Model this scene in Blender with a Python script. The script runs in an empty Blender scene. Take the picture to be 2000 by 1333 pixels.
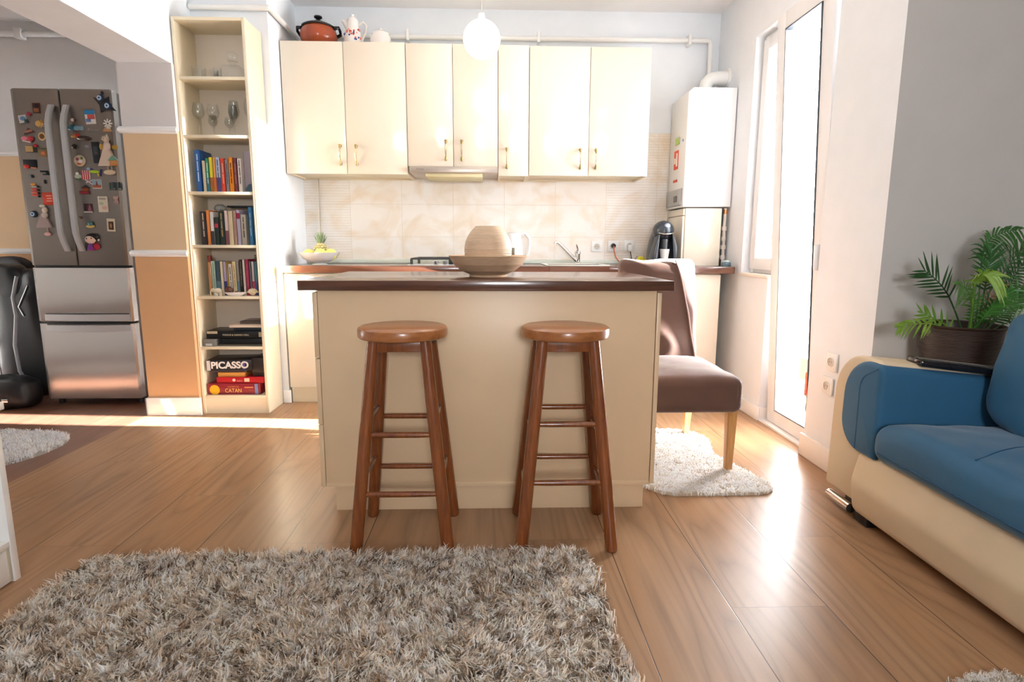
import bpy, bmesh, math, random
import numpy as np
from mathutils import Vector, Matrix, noise
random.seed(7)
PI = math.pi
scene = bpy.context.scene
COL = scene.collection

# ------------------------------------------------------------------ camera
CAM_YAW, CAM_PITCH, CAM_ROLL, CAM_F = 1.9083, 9.2258, 0.22263, 1137.97
def camera():
    yaw, pit, roll = map(math.radians, (CAM_YAW, CAM_PITCH, CAM_ROLL))
    f = Vector((math.sin(yaw)*math.cos(pit), math.cos(yaw)*math.cos(pit), -math.sin(pit)))
    r = Vector((math.cos(yaw), -math.sin(yaw), 0)); u = r.cross(f)
    c, s = math.cos(roll), math.sin(roll)
    r2 = c*r + s*u; u2 = -s*r + c*u
    m = Matrix((r2, u2, -f)).transposed().to_4x4()
    m.translation = (0, 0, 1.07)
    cd = bpy.data.cameras.new('camera'); cd.sensor_width = 36; cd.lens = CAM_F*36/2000
    cd.clip_start = 0.02; cd.clip_end = 100
    o = bpy.data.objects.new('camera', cd); COL.objects.link(o); o.matrix_world = m
    scene.camera = o
camera()

# ------------------------------------------------------------------ light and exposure
W = bpy.data.worlds.new('world'); scene.world = W; W.use_nodes = True
wb = W.node_tree.nodes['Background']; wb.inputs[0].default_value = (0.94, 0.97, 1.0, 1); wb.inputs[1].default_value = 58.0
vs = scene.view_settings
vs.view_transform = 'Standard'; vs.look = 'None'; vs.gamma = 1; vs.use_curve_mapping = False; vs.exposure = 0.2
def area(name, loc, direction, sx, sy, energy, color=(1, 1, 1)):
    l = bpy.data.lights.new(name, 'AREA'); l.shape = 'RECTANGLE'; l.size = sx; l.size_y = sy; l.energy = energy; l.color = color
    o = bpy.data.objects.new(name, l); COL.objects.link(o); o.location = loc
    o.rotation_euler = Vector(direction).to_track_quat('-Z', 'Y').to_euler()
    return o
sun = bpy.data.lights.new('sun', 'SUN'); sun.energy = 230; sun.angle = math.radians(0.6); sun.color = (1.0, 0.985, 0.965)
so = bpy.data.objects.new('sun', sun); COL.objects.link(so)
so.rotation_euler = Vector((-1, 0.075, -0.14)).to_track_quat('-Z', 'Y').to_euler(); so.location = (6, 2, 3)
for nm, loc, d, sx, sy in (('balcony_portal', (1.93, 3.37, 1.2), (-1, 0, 0), 1.0, 2.4), ('rear_fill_portal', (.3, -2.62, 1.675), (0, 1, 0), .8, .55)):  # rear portal serves an added fill opening behind the camera
    p = area(nm, loc, d, sx, sy, 1.0); p.data.cycles.is_portal = True

# ------------------------------------------------------------------ materials
def lin(c):
    if isinstance(c, str):
        c = tuple(int(c[i:i+2], 16)/255 for i in (0, 2, 4))
    return tuple(((x+0.055)/1.055)**2.4 if x > 0.04045 else x/12.92 for x in c)
MC = {}
def mat(name, col, rough=0.5, metal=0.0, spec=0.5, trans=0.0, emit=None, estr=0.0, bump=0.0, bscale=60, var=0.0, vscale=8, sheen=0.0, ior=1.45, coat=0.0, vstretch=(1, 1, 1)):
    if name in MC: return MC[name]
    m = bpy.data.materials.new(name); m.use_nodes = True; nt = m.node_tree; b = nt.nodes['Principled BSDF']
    c = (*lin(col), 1)
    b.inputs['Base Color'].default_value = c
    b.inputs['Roughness'].default_value = rough; b.inputs['Metallic'].default_value = metal
    b.inputs['Specular IOR Level'].default_value = spec; b.inputs['IOR'].default_value = ior
    b.inputs['Transmission Weight'].default_value = trans; b.inputs['Coat Weight'].default_value = coat
    if sheen: b.inputs['Sheen Weight'].default_value = sheen; b.inputs['Sheen Roughness'].default_value = 0.35
    if emit is not None:
        b.inputs['Emission Color'].default_value = (*lin(emit), 1); b.inputs['Emission Strength'].default_value = estr
    N, L = nt.nodes, nt.links
    tc = N.new('ShaderNodeTexCoord'); mp = N.new('ShaderNodeMapping'); L.new(tc.outputs['Object'], mp.inputs['Vector'])
    mp.inputs['Scale'].default_value = vstretch
    n = N.new('ShaderNodeTexNoise'); n.inputs['Scale'].default_value = vscale; n.inputs['Detail'].default_value = 4
    L.new(mp.outputs[0], n.inputs['Vector'])
    v = var if var else 0.02
    hs = N.new('ShaderNodeMapRange'); L.new(n.outputs[0], hs.inputs[0])
    hs.inputs['From Min'].default_value = 0.25; hs.inputs['From Max'].default_value = 0.75
    hs.inputs['To Min'].default_value = 1-v; hs.inputs['To Max'].default_value = 1+v
    vm = N.new('ShaderNodeVectorMath'); vm.operation = 'SCALE'; vm.inputs[0].default_value = c[:3]
    L.new(hs.outputs[0], vm.inputs['Scale']); L.new(vm.outputs[0], b.inputs['Base Color'])
    if bump:
        n2 = N.new('ShaderNodeTexNoise'); n2.inputs['Scale'].default_value = bscale; n2.inputs['Detail'].default_value = 3
        L.new(tc.outputs['Object'], n2.inputs['Vector'])
        bp = N.new('ShaderNodeBump'); bp.inputs['Strength'].default_value = bump; bp.inputs['Distance'].default_value = 0.004
        L.new(n2.outputs[0], bp.inputs['Height']); L.new(bp.outputs[0], b.inputs['Normal'])
    MC[name] = m; return m
def flat(hexc, rough=0.5):
    return mat('paint_'+hexc, hexc, rough, var=0.03)

def nodes(m): return m.node_tree.nodes, m.node_tree.links, m.node_tree.nodes['Principled BSDF']
def math_node(N, L, op, a, b=None):
    n = N.new('ShaderNodeMath'); n.operation = op
    for i, x in enumerate((a, b)):
        if x is None: continue
        if isinstance(x, (int, float)): n.inputs[i].default_value = x
        else: L.new(x, n.inputs[i])
    return n.outputs[0]

def wood_material(name, light, dark, axis='Z', ring=26, scale=9, stretch=0.07, rough=0.35, coat=0.0, contrast=1.0):
    m = bpy.data.materials.new(name); m.use_nodes = True; N, L, b = nodes(m)
    tc = N.new('ShaderNodeTexCoord'); mp = N.new('ShaderNodeMapping')
    L.new(tc.outputs['Object'], mp.inputs['Vector'])
    s = [scale]*3; s['XYZ'.index(axis)] = scale*stretch; mp.inputs['Scale'].default_value = s
    n = N.new('ShaderNodeTexNoise'); n.inputs['Scale'].default_value = 1; n.inputs['Detail'].default_value = 2; n.inputs['Distortion'].default_value = 0.4
    L.new(mp.outputs[0], n.inputs['Vector'])
    w = math_node(N, L, 'SINE', math_node(N, L, 'MULTIPLY', n.outputs[0], ring))
    fine = N.new('ShaderNodeTexNoise'); fine.inputs['Scale'].default_value = 9; fine.inputs['Detail'].default_value = 5
    L.new(mp.outputs[0], fine.inputs['Vector'])
    f = math_node(N, L, 'ADD', math_node(N, L, 'MULTIPLY', w, 0.22*contrast), fine.outputs[0])
    r = N.new('ShaderNodeMapRange'); L.new(f, r.inputs[0]); r.inputs['From Min'].default_value = 0.2; r.inputs['From Max'].default_value = 0.85
    mx = N.new('ShaderNodeMix'); mx.data_type = 'RGBA'; L.new(r.outputs[0], mx.inputs['Factor'])
    mx.inputs['A'].default_value = (*lin(dark), 1); mx.inputs['B'].default_value = (*lin(light), 1)
    L.new(mx.outputs['Result'], b.inputs['Base Color'])
    b.inputs['Roughness'].default_value = rough; b.inputs['Coat Weight'].default_value = coat; b.inputs['Coat Roughness'].default_value = 0.12
    return m

def floor_material(name, light, mid, dark, x0, pw, plen, rough, seam=(0.05, 0.03, 0.02)):
    """planks running along Y; grain contours from stretched noise"""
    m = bpy.data.materials.new(name); m.use_nodes = True; N, L, b = nodes(m)
    geo = N.new('ShaderNodeNewGeometry'); sp = N.new('ShaderNodeSeparateXYZ'); L.new(geo.outputs['Position'], sp.inputs[0])
    X, Y = sp.outputs[0], sp.outputs[1]
    u = math_node(N, L, 'DIVIDE', math_node(N, L, 'SUBTRACT', X, x0), pw)
    idx = math_node(N, L, 'FLOOR', u); fu = math_node(N, L, 'FRACT', u)
    v = math_node(N, L, 'DIVIDE', math_node(N, L, 'SUBTRACT', math_node(N, L, 'SUBTRACT', Y, 1.155), math_node(N, L, 'MULTIPLY', idx, 0.4225)), plen)
    jd = math_node(N, L, 'FLOOR', v); fv = math_node(N, L, 'FRACT', v)
    # random per plank
    cb = N.new('ShaderNodeCombineXYZ'); L.new(idx, cb.inputs[0]); L.new(jd, cb.inputs[1])
    wn = N.new('ShaderNodeTexWhiteNoise'); wn.noise_dimensions = '3D'; L.new(cb.outputs[0], wn.inputs['Vector'])
    rnd = wn.outputs['Value']
    gv = N.new('ShaderNodeCombineXYZ')
    L.new(math_node(N, L, 'ADD', math_node(N, L, 'MULTIPLY', X, 4.2), math_node(N, L, 'MULTIPLY', rnd, 37)), gv.inputs[0])
    L.new(math_node(N, L, 'ADD', math_node(N, L, 'MULTIPLY', Y, 0.42), math_node(N, L, 'MULTIPLY', rnd, 11)), gv.inputs[1])
    n = N.new('ShaderNodeTexNoise'); n.inputs['Scale'].default_value = 1; n.inputs['Detail'].default_value = 1.0; n.inputs['Distortion'].default_value = 0.25
    L.new(gv.outputs[0], n.inputs['Vector'])
    ring = math_node(N, L, 'SINE', math_node(N, L, 'MULTIPLY', n.outputs[0], 48))
    ring = math_node(N, L, 'POWER', math_node(N, L, 'ABSOLUTE', ring), 0.55)
    ff = N.new('ShaderNodeTexNoise'); ff.inputs['Scale'].default_value = 1; ff.inputs['Detail'].default_value = 6; ff.inputs['Roughness'].default_value = 0.65
    gv2 = N.new('ShaderNodeVectorMath'); gv2.operation = 'MULTIPLY'; L.new(gv.outputs[0], gv2.inputs[0]); gv2.inputs[1].default_value = (9, 2.6, 1)
    L.new(gv2.outputs[0], ff.inputs['Vector'])
    # soft broad streaks
    st = N.new('ShaderNodeTexNoise'); st.inputs['Scale'].default_value = 1; st.inputs['Detail'].default_value = 2
    gv3 = N.new('ShaderNodeVectorMath'); gv3.operation = 'MULTIPLY'; L.new(gv.outputs[0], gv3.inputs[0]); gv3.inputs[1].default_value = (2.4, .9, 1)
    L.new(gv3.outputs[0], st.inputs['Vector'])
    a = N.new('ShaderNodeMix'); a.data_type = 'RGBA'; a.inputs['A'].default_value = (*lin(dark), 1); a.inputs['B'].default_value = (*lin(light), 1)
    fac = math_node(N, L, 'ADD', math_node(N, L, 'MULTIPLY', ring, 0.34), math_node(N, L, 'MULTIPLY', ff.outputs[0], 0.75))
    fac = math_node(N, L, 'ADD', fac, math_node(N, L, 'MULTIPLY', math_node(N, L, 'SUBTRACT', rnd, 0.5), 0.16))
    cl = N.new('ShaderNodeClamp'); L.new(fac, cl.inputs[0]); L.new(cl.outputs[0], a.inputs['Factor'])
    c2 = N.new('ShaderNodeMix'); c2.data_type = 'RGBA'; L.new(a.outputs['Result'], c2.inputs['A']); c2.inputs['B'].default_value = (*lin(mid), 1)
    mr = N.new('ShaderNodeMapRange'); L.new(st.outputs[0], mr.inputs[0]); mr.inputs['From Min'].default_value = 0.4; mr.inputs['From Max'].default_value = 0.65; mr.inputs['To Max'].default_value = 0.55
    L.new(mr.outputs[0], c2.inputs['Factor'])
    # seams
    ex = math_node(N, L, 'MULTIPLY', math_node(N, L, 'MINIMUM', fu, math_node(N, L, 'SUBTRACT', 1, fu)), pw)
    ey = math_node(N, L, 'MULTIPLY', math_node(N, L, 'MINIMUM', fv, math_node(N, L, 'SUBTRACT', 1, fv)), plen)
    e = math_node(N, L, 'MINIMUM', ex, math_node(N, L, 'MULTIPLY', ey, 2.6))
    sr = N.new('ShaderNodeMapRange'); L.new(e, sr.inputs[0]); sr.inputs['From Min'].default_value = 0.0008; sr.inputs['From Max'].default_value = 0.0022
    fin = N.new('ShaderNodeMix'); fin.data_type = 'RGBA'; L.new(sr.outputs[0], fin.inputs['Factor']); fin.inputs['A'].default_value = (*seam, 1)
    L.new(c2.outputs['Result'], fin.inputs['B']); L.new(fin.outputs['Result'], b.inputs['Base Color'])
    bp = N.new('ShaderNodeBump'); bp.inputs['Strength'].default_value = 0.25; bp.inputs['Distance'].default_value = 0.001
    hh = math_node(N, L, 'ADD', sr.outputs[0], math_node(N, L, 'MULTIPLY', ff.outputs[0], 0.3)); L.new(hh, bp.inputs['Height']); L.new(bp.outputs[0], b.inputs['Normal'])
    b.inputs['Roughness'].default_value = rough; b.inputs['Specular IOR Level'].default_value = 0.42
    return m

def tile_material():
    m = bpy.data.materials.new('backsplash_tile'); m.use_nodes = True; N, L, b = nodes(m)
    geo = N.new('ShaderNodeNewGeometry'); sp = N.new('ShaderNodeSeparateXYZ'); L.new(geo.outputs['Position'], sp.inputs[0])
    X, Z = sp.outputs[0], sp.outputs[2]
    fx = math_node(N, L, 'FRACT', math_node(N, L, 'DIVIDE', math_node(N, L, 'ADD', X, 1.448), 0.384))
    fz = math_node(N, L, 'FRACT', math_node(N, L, 'DIVIDE', math_node(N, L, 'SUBTRACT', Z, 0.90), 0.239))
    ex = math_node(N, L, 'MULTIPLY', math_node(N, L, 'MINIMUM', fx, math_node(N, L, 'SUBTRACT', 1, fx)), 0.384)
    ez = math_node(N, L, 'MULTIPLY', math_node(N, L, 'MINIMUM', fz, math_node(N, L, 'SUBTRACT', 1, fz)), 0.239)
    e = math_node(N, L, 'MINIMUM', ex, ez)
    sr = N.new('ShaderNodeMapRange'); L.new(e, sr.inputs[0]); sr.inputs['From Min'].default_value = 0.0006; sr.inputs['From Max'].default_value = 0.002
    n = N.new('ShaderNodeTexNoise'); n.inputs['Scale'].default_value = 3.2; n.inputs['Detail'].default_value = 6; n.inputs['Distortion'].default_value = 1.6
    L.new(geo.outputs['Position'], n.inputs['Vector'])
    mx = N.new('ShaderNodeMix'); mx.data_type = 'RGBA'; mx.inputs['A'].default_value = (*lin('F7F2EB'), 1); mx.inputs['B'].default_value = (*lin('EAD8C0'), 1)
    mr = N.new('ShaderNodeMapRange'); L.new(n.outputs[0], mr.inputs[0]); mr.inputs['From Min'].default_value = 0.45; mr.inputs['From Max'].default_value = 0.72
    L.new(mr.outputs[0], mx.inputs['Factor'])
    # ribs on the outer columns
    rib = math_node(N, L, 'ABSOLUTE', math_node(N, L, 'SINE', math_node(N, L, 'MULTIPLY', Z, 160)))
    side = math_node(N, L, 'ADD', math_node(N, L, 'GREATER_THAN', X, 0.86), math_node(N, L, 'LESS_THAN', X, -1.06))
    inv = math_node(N, L, 'SUBTRACT', 1, side)
    rb = math_node(N, L, 'ADD', math_node(N, L, 'MULTIPLY', rib, side), inv)
    shade = math_node(N, L, 'ADD', math_node(N, L, 'MULTIPLY', rb, 0.12), 0.88)
    v = N.new('ShaderNodeVectorMath'); v.operation = 'SCALE'; L.new(mx.outputs['Result'], v.inputs[0]); L.new(shade, v.inputs['Scale'])
    fin = N.new('ShaderNodeMix'); fin.data_type = 'RGBA'; L.new(sr.outputs[0], fin.inputs['Factor']); fin.inputs['A'].default_value = (*lin('E0D6CA'), 1)
    L.new(v.outputs[0], fin.inputs['B']); L.new(fin.outputs['Result'], b.inputs['Base Color'])
    bp = N.new('ShaderNodeBump'); bp.inputs['Strength'].default_value = 0.35; bp.inputs['Distance'].default_value = 0.002
    L.new(math_node(N, L, 'ADD', rb, sr.outputs[0]), bp.inputs['Height']); L.new(bp.outputs[0], b.inputs['Normal'])
    b.inputs['Roughness'].default_value = 0.3
    return m

def pane_material(name, tint=(1, 1, 1), fac=0.08):
    m = bpy.data.materials.new(name); m.use_nodes = True; nt = m.node_tree; N, L = nt.nodes, nt.links
    N.remove(N['Principled BSDF']); out = N['Material Output']
    t = N.new('ShaderNodeBsdfTransparent'); t.inputs[0].default_value = (*tint, 1)
    g = N.new('ShaderNodeBsdfGlossy'); g.inputs['Roughness'].default_value = 0.02
    lf = N.new('ShaderNodeLayerWeight'); lf.inputs['Blend'].default_value = 0.5
    pw_ = math_node(N, L, 'POWER', lf.outputs['Facing'], 4.0); lw = N.new('ShaderNodeMapRange'); L.new(pw_, lw.inputs[0])
    lw.inputs['To Min'].default_value = 0.05; lw.inputs['To Max'].default_value = 0.6
    mx = N.new('ShaderNodeMixShader'); L.new(lw.outputs[0], mx.inputs[0]); L.new(t.outputs[0], mx.inputs[1]); L.new(g.outputs[0], mx.inputs[2])
    L.new(mx.outputs[0], out.inputs[0]); return m

def brushed(name, col, rough=0.3, axis=2, metal=0.9, var=0.1):
    m = bpy.data.materials.new(name); m.use_nodes = True; N, L, b = nodes(m)
    tc = N.new('ShaderNodeTexCoord'); mp = N.new('ShaderNodeMapping'); L.new(tc.outputs['Object'], mp.inputs[0])
    s = [2, 2, 2]; s[axis] = 160; mp.inputs['Scale'].default_value = s
    n = N.new('ShaderNodeTexNoise'); n.inputs['Scale'].default_value = 1; n.inputs['Detail'].default_value = 3; L.new(mp.outputs[0], n.inputs['Vector'])
    r = N.new('ShaderNodeMapRange'); L.new(n.outputs[0], r.inputs[0]); r.inputs['To Min'].default_value = rough-0.02; r.inputs['To Max'].default_value = rough+0.03
    b.inputs['Roughness'].default_value = rough; b.inputs['Anisotropic'].default_value = 0.5
    b.inputs['Base Color'].default_value = (*lin(col), 1); b.inputs['Metallic'].default_value = metal
    # gentle dents in the sheet
    n2 = N.new('ShaderNodeTexNoise'); n2.inputs['Scale'].default_value = 2.2; L.new(tc.outputs['Object'], n2.inputs['Vector'])
    bp = N.new('ShaderNodeBump'); bp.inputs['Strength'].default_value = 0.25; bp.inputs['Distance'].default_value = 0.02
    L.new(n2.outputs[0], bp.inputs['Height']); L.new(bp.outputs[0], b.inputs['Normal'])
    return m

def attr_material(name, rough=0.8, sheen=0.3, trans=0.0):
    m = bpy.data.materials.new(name); m.use_nodes = True; N, L, b = nodes(m)
    a = N.new('ShaderNodeAttribute'); a.attribute_name = 'tint'; L.new(a.outputs['Color'], b.inputs['Base Color'])
    b.inputs['Roughness'].default_value = rough; b.inputs['Sheen Weight'].default_value = sheen
    tl = N.new('ShaderNodeBsdfTranslucent'); L.new(a.outputs['Color'], tl.inputs['Color'])
    ms = N.new('ShaderNodeMixShader'); ms.inputs[0].default_value = 0.5
    L.new(b.outputs[0], ms.inputs[1]); L.new(tl.outputs[0], ms.inputs[2]); L.new(ms.outputs[0], N['Material Output'].inputs['Surface'])
    return m

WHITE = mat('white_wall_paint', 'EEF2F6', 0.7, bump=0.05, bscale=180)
GREYW = mat('grey_wall', 'C6C2BE', 0.75, bump=0.05, bscale=180)
HALLW = mat('hall_wall_paint', 'EAE8E6', 0.7)
TANW = mat('tan_wall_paint', 'DDBD97', 0.7)
BROWNW = mat('brown_wall_paint', 'D2A274', 0.7)
CEIL = mat('ceiling_paint', 'FAF9F9', 0.8)
RAIL = mat('white_rail', 'F3F1EE', 0.4)
PVC = mat('white_pvc', 'F4F5F6', 0.3)
GASKET = mat('grey_gasket', '4A5058', 0.6)
CREAM = mat('cream_lacquer', 'EADFCD', 0.13, spec=0.5, var=0.01)
CREAM_I = mat('cream_board', 'EBDDC0', 0.42, var=0.02)
CREAM_B = mat('cream_back_board', 'D9CBB9', 0.5, var=0.02)
ISL = mat('island_cream', 'DDC09B', 0.36, var=0.02)
CHROME = mat('chrome', 'E2E2E0', 0.1, metal=1.0)
BRASS = mat('antique_brass', '8E7C55', 0.35, metal=0.8)
BLACKP = mat('black_plastic', '1B1C1F', 0.35)
BLACKG = mat('black_gloss', '101114', 0.12)
WHITEP = mat('white_plastic', 'F2F2EF', 0.3)
GREYP = mat('grey_plastic', '9A9C9E', 0.4)
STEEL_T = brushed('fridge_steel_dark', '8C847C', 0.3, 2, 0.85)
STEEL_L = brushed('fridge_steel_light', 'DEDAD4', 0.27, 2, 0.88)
STEEL_H = mat('handle_silver', 'C6C7C8', 0.4, metal=0.4)
WALNUT = wood_material('walnut_worktop', '6A4433', '4A2D22', 'X', 20, 8, 0.05, 0.2, 0.3, 0.6)
STOOLW = wood_material('stool_wood', '8A4C22', '643216', 'Z', 14, 12, 0.05, 0.26, 0.4, 0.6)
STOOLS = wood_material('stool_seat_wood', 'A96C3A', '824A24', 'X', 16, 9, 0.08, 0.3, 0.3, 0.6)
LEGW = wood_material('chair_leg_wood', 'CE9D63', 'A87440', 'Z', 20, 14, 0.08, 0.4)
VELVET = mat('brown_velvet', '5C4238', 0.8, sheen=0.35, bump=0.25, bscale=14, var=0.12, vscale=7)
BLUEF = mat('teal_blue_fabric', '26597A', 0.7, sheen=0.25, bump=0.12, bscale=9, var=0.06, vscale=5)
LEATH = mat('cream_leather', 'D6C3A4', 0.5, bump=0.06, bscale=260, var=0.02)
PANE = pane_material('window_glass')
GLASS = pane_material('clear_glass', (.97, .98, .975))

# ------------------------------------------------------------------ mesh helpers
ORG = {}
class MB:
    def __init__(s): s.bm = bmesh.new()
    def _merge(s, t, mi):
        for f in t.faces: f.material_index = mi
        me = bpy.data.meshes.new('tmp'); t.to_mesh(me); t.free(); s.bm.from_mesh(me); bpy.data.meshes.remove(me); return s
    def box(s, x0, x1, y0, y1, z0, z1, bev=0.0, mi=0, seg=2, M=None):
        t = bmesh.new(); bmesh.ops.create_cube(t, size=1)
        for v in t.verts: v.co = Vector(((x0+x1)/2+v.co.x*(x1-x0), (y0+y1)/2+v.co.y*(y1-y0), (z0+z1)/2+v.co.z*(z1-z0)))
        if bev: bmesh.ops.bevel(t, geom=t.edges[:], offset=min(bev, .49*min(abs(x1-x0), abs(y1-y0), abs(z1-z0))), segments=seg, profile=0.5, affect='EDGES')
        if M is not None: bmesh.ops.transform(t, matrix=M, verts=t.verts)
        return s._merge(t, mi)
    def cyl(s, a, b, r0, r1=None, seg=20, mi=0, cap=True):
        r1 = r0 if r1 is None else r1; a, b = Vector(a), Vector(b); d = b-a
        t = bmesh.new(); bmesh.ops.create_cone(t, cap_ends=cap, segments=seg, radius1=r0, radius2=r1, depth=d.length)
        q = d.to_track_quat('Z', 'Y').to_matrix().to_4x4(); q.translation = (a+b)/2
        bmesh.ops.transform(t, matrix=q, verts=t.verts); return s._merge(t, mi)
    def tube(s, pts, r, seg=10, mi=0, cap=True):
        pts = [Vector(p) for p in pts]; n = len(pts); rs = r if isinstance(r, (list, tuple)) else [r]*n
        t = bmesh.new(); rings = []; up = None
        for i, p in enumerate(pts):
            d = (pts[min(i+1, n-1)]-pts[max(i-1, 0)]).normalized()
            if up is None:
                up = Vector((0, 0, 1)) if abs(d.z) < .9 else Vector((1, 0, 0))
            x = d.cross(up).normalized(); up = x.cross(d).normalized()
            rings.append([t.verts.new(p+rs[i]*(math.cos(2*PI*k/seg)*x+math.sin(2*PI*k/seg)*up)) for k in range(seg)])
        for A, B in zip(rings, rings[1:]):
            for k in range(seg): t.faces.new((A[k], A[(k+1) % seg], B[(k+1) % seg], B[k]))
        if cap: t.faces.new(rings[0][::-1]); t.faces.new(rings[-1])
        bmesh.ops.recalc_face_normals(t, faces=t.faces); return s._merge(t, mi)
    def lathe(s, prof, c=(0, 0, 0), seg=40, mi=0, M=None):
        t = bmesh.new(); rings = []
        for r, z in prof:
            if r < 1e-6: rings.append([t.verts.new((c[0], c[1], c[2]+z))])
            else: rings.append([t.verts.new((c[0]+r*math.cos(2*PI*k/seg), c[1]+r*math.sin(2*PI*k/seg), c[2]+z)) for k in range(seg)])
        for A, B in zip(rings, rings[1:]):
            if len(A) == 1 and len(B) == 1: continue
            for k in range(seg):
                k2 = (k+1) % seg
                if len(A) == 1: t.faces.new((A[0], B[k2], B[k]))
                elif len(B) == 1: t.faces.new((A[k], A[k2], B[0]))
                else: t.faces.new((A[k], A[k2], B[k2], B[k]))
        bmesh.ops.recalc_face_normals(t, faces=t.faces)
        if M is not None: bmesh.ops.transform(t, matrix=M, verts=t.verts)
        return s._merge(t, mi)
    def prism(s, poly, axis, a0, a1, bev=0.0, mi=0, seg=2, M=None):
        """poly: 2D points in the two other axes, in xyz order"""
        t = bmesh.new(); i = 'XYZ'.index(axis)
        def P(p, a): q = list(p); q.insert(i, a); return Vector(q)
        A = [t.verts.new(P(p, a0)) for p in poly]; B = [t.verts.new(P(p, a1)) for p in poly]; n = len(poly)
        fa = t.faces.new(A); fb = t.faces.new(B)
        for k in range(n): t.faces.new((A[k], A[(k+1) % n], B[(k+1) % n], B[k]))
        bmesh.ops.recalc_face_normals(t, faces=t.faces)
        if bev: bmesh.ops.bevel(t, geom=list(fa.edges)+list(fb.edges), offset=bev, segments=seg, profile=0.5, affect='EDGES')
        if M is not None: bmesh.ops.transform(t, matrix=M, verts=t.verts)
        return s._merge(t, mi)
    def ball(s, c, rx, ry=None, rz=None, mi=0, u=24, v=14):
        ry = rx if ry is None else ry; rz = rx if rz is None else rz
        t = bmesh.new(); bmesh.ops.create_uvsphere(t, u_segments=u, v_segments=v, radius=1)
        for w in t.verts: w.co = Vector((c[0]+w.co.x*rx, c[1]+w.co.y*ry, c[2]+w.co.z*rz))
        return s._merge(t, mi)
    def soft(s, c, sx, sy, sz, p=0.35, wr=0.0, wf=5, n=40, mi=0, M=None):
        """superellipsoid cushion with half sizes, wrinkled by noise"""
        t = bmesh.new(); bmesh.ops.create_uvsphere(t, u_segments=n*2, v_segments=n, radius=1)
        f = lambda a, e: math.copysign(abs(a)**e, a)
        for w in t.verts:
            th = math.atan2(w.co.y, w.co.x); ph = math.asin(max(-1, min(1, w.co.z)))
            q = Vector((sx*f(math.cos(ph), p)*f(math.cos(th), p), sy*f(math.cos(ph), p)*f(math.sin(th), p), sz*f(math.sin(ph), p)))
            if wr: q += w.co.normalized()*wr*(noise.noise(q*wf+Vector((3, 1, 7)))+0.5*noise.noise(q*wf*2.3))
            w.co = q+Vector(c)
        if M is not None: bmesh.ops.transform(t, matrix=M, verts=t.verts)
        return s._merge(t, mi)
    def poly(s, pts, mi=0):
        s.bm.faces.new([s.bm.verts.new(p) for p in pts]).material_index = mi; return s
    def build(s, name, mats, parent=None, loc=None, smooth=True, angle=35, fn=None):
        if fn:
            for v in s.bm.verts: v.co = fn(v.co)
        if not isinstance(mats, (list, tuple)): mats = [mats]
        if parent is not None: o0 = ORG[parent.name]
        else:
            if loc is None:
                xs = [v.co for v in s.bm.verts]
                loc = (sum(v.x for v in xs)/len(xs), sum(v.y for v in xs)/len(xs), min(v.z for v in xs))
            o0 = Vector(loc)
        for v in s.bm.verts: v.co -= o0
        me = bpy.data.meshes.new(name); s.bm.to_mesh(me); s.bm.free()
        for m in mats: me.materials.append(m)
        if smooth:
            me.shade_smooth(); me.set_sharp_from_angle(angle=math.radians(angle))
        o = bpy.data.objects.new(name, me); COL.objects.link(o)
        if parent is not None: o.parent = parent
        else: o.location = o0
        ORG[o.name] = Vector(o0)
        return o
def tag(o, label=None, cat=None, group=None, kind=None):
    if label: o['label'] = label
    if cat: o['category'] = cat
    if group: o['group'] = group
    if kind: o['kind'] = kind
    return o
def thing(name, loc, label, cat, group=None):
    o = bpy.data.objects.new(name, None); COL.objects.link(o); o.location = loc; o.empty_display_size = 0.05
    ORG[o.name] = Vector(loc); return tag(o, label, cat, group)
def copy_tree(o, parent=None):
    c = o.copy(); COL.objects.link(c); c.parent = parent; ORG[c.name] = ORG[o.name].copy()
    for ch in list(o.children): copy_tree(ch, c)
    return c
def struct(name, mb, m, **k): return tag(mb.build(name, m, **k), kind='structure')
def text(body, size, loc, rot, m, parent, name='lettering', extrude=0.0004, align='CENTER', sx=1.0, bold=0.0):
    cu = bpy.data.curves.new('txt', 'FONT'); cu.body = body; cu.size = size; cu.extrude = extrude; cu.offset = bold; cu.align_x = align; cu.align_y = 'CENTER'
    o = bpy.data.objects.new('txt', cu); COL.objects.link(o)
    dg = bpy.context.evaluated_depsgraph_get(); dg.update()
    me = bpy.data.meshes.new_from_object(o.evaluated_get(dg)); bpy.data.objects.remove(o)
    from mathutils import Euler
    M = Matrix.Translation(Vector(loc)-(ORG[parent.name])) @ Euler(rot).to_matrix().to_4x4() @ Matrix.Diagonal((sx, 1, 1, 1))
    me.transform(M); me.materials.clear(); me.materials.append(m)
    q = bpy.data.objects.new(name, me); COL.objects.link(q); q.parent = parent; ORG[q.name] = ORG[parent.name].copy(); return q
FRONT = (PI/2, 0, 0)         # text readable from -Y
LEFTF = (PI/2, 0, -PI/2)     # text readable from -X

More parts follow.
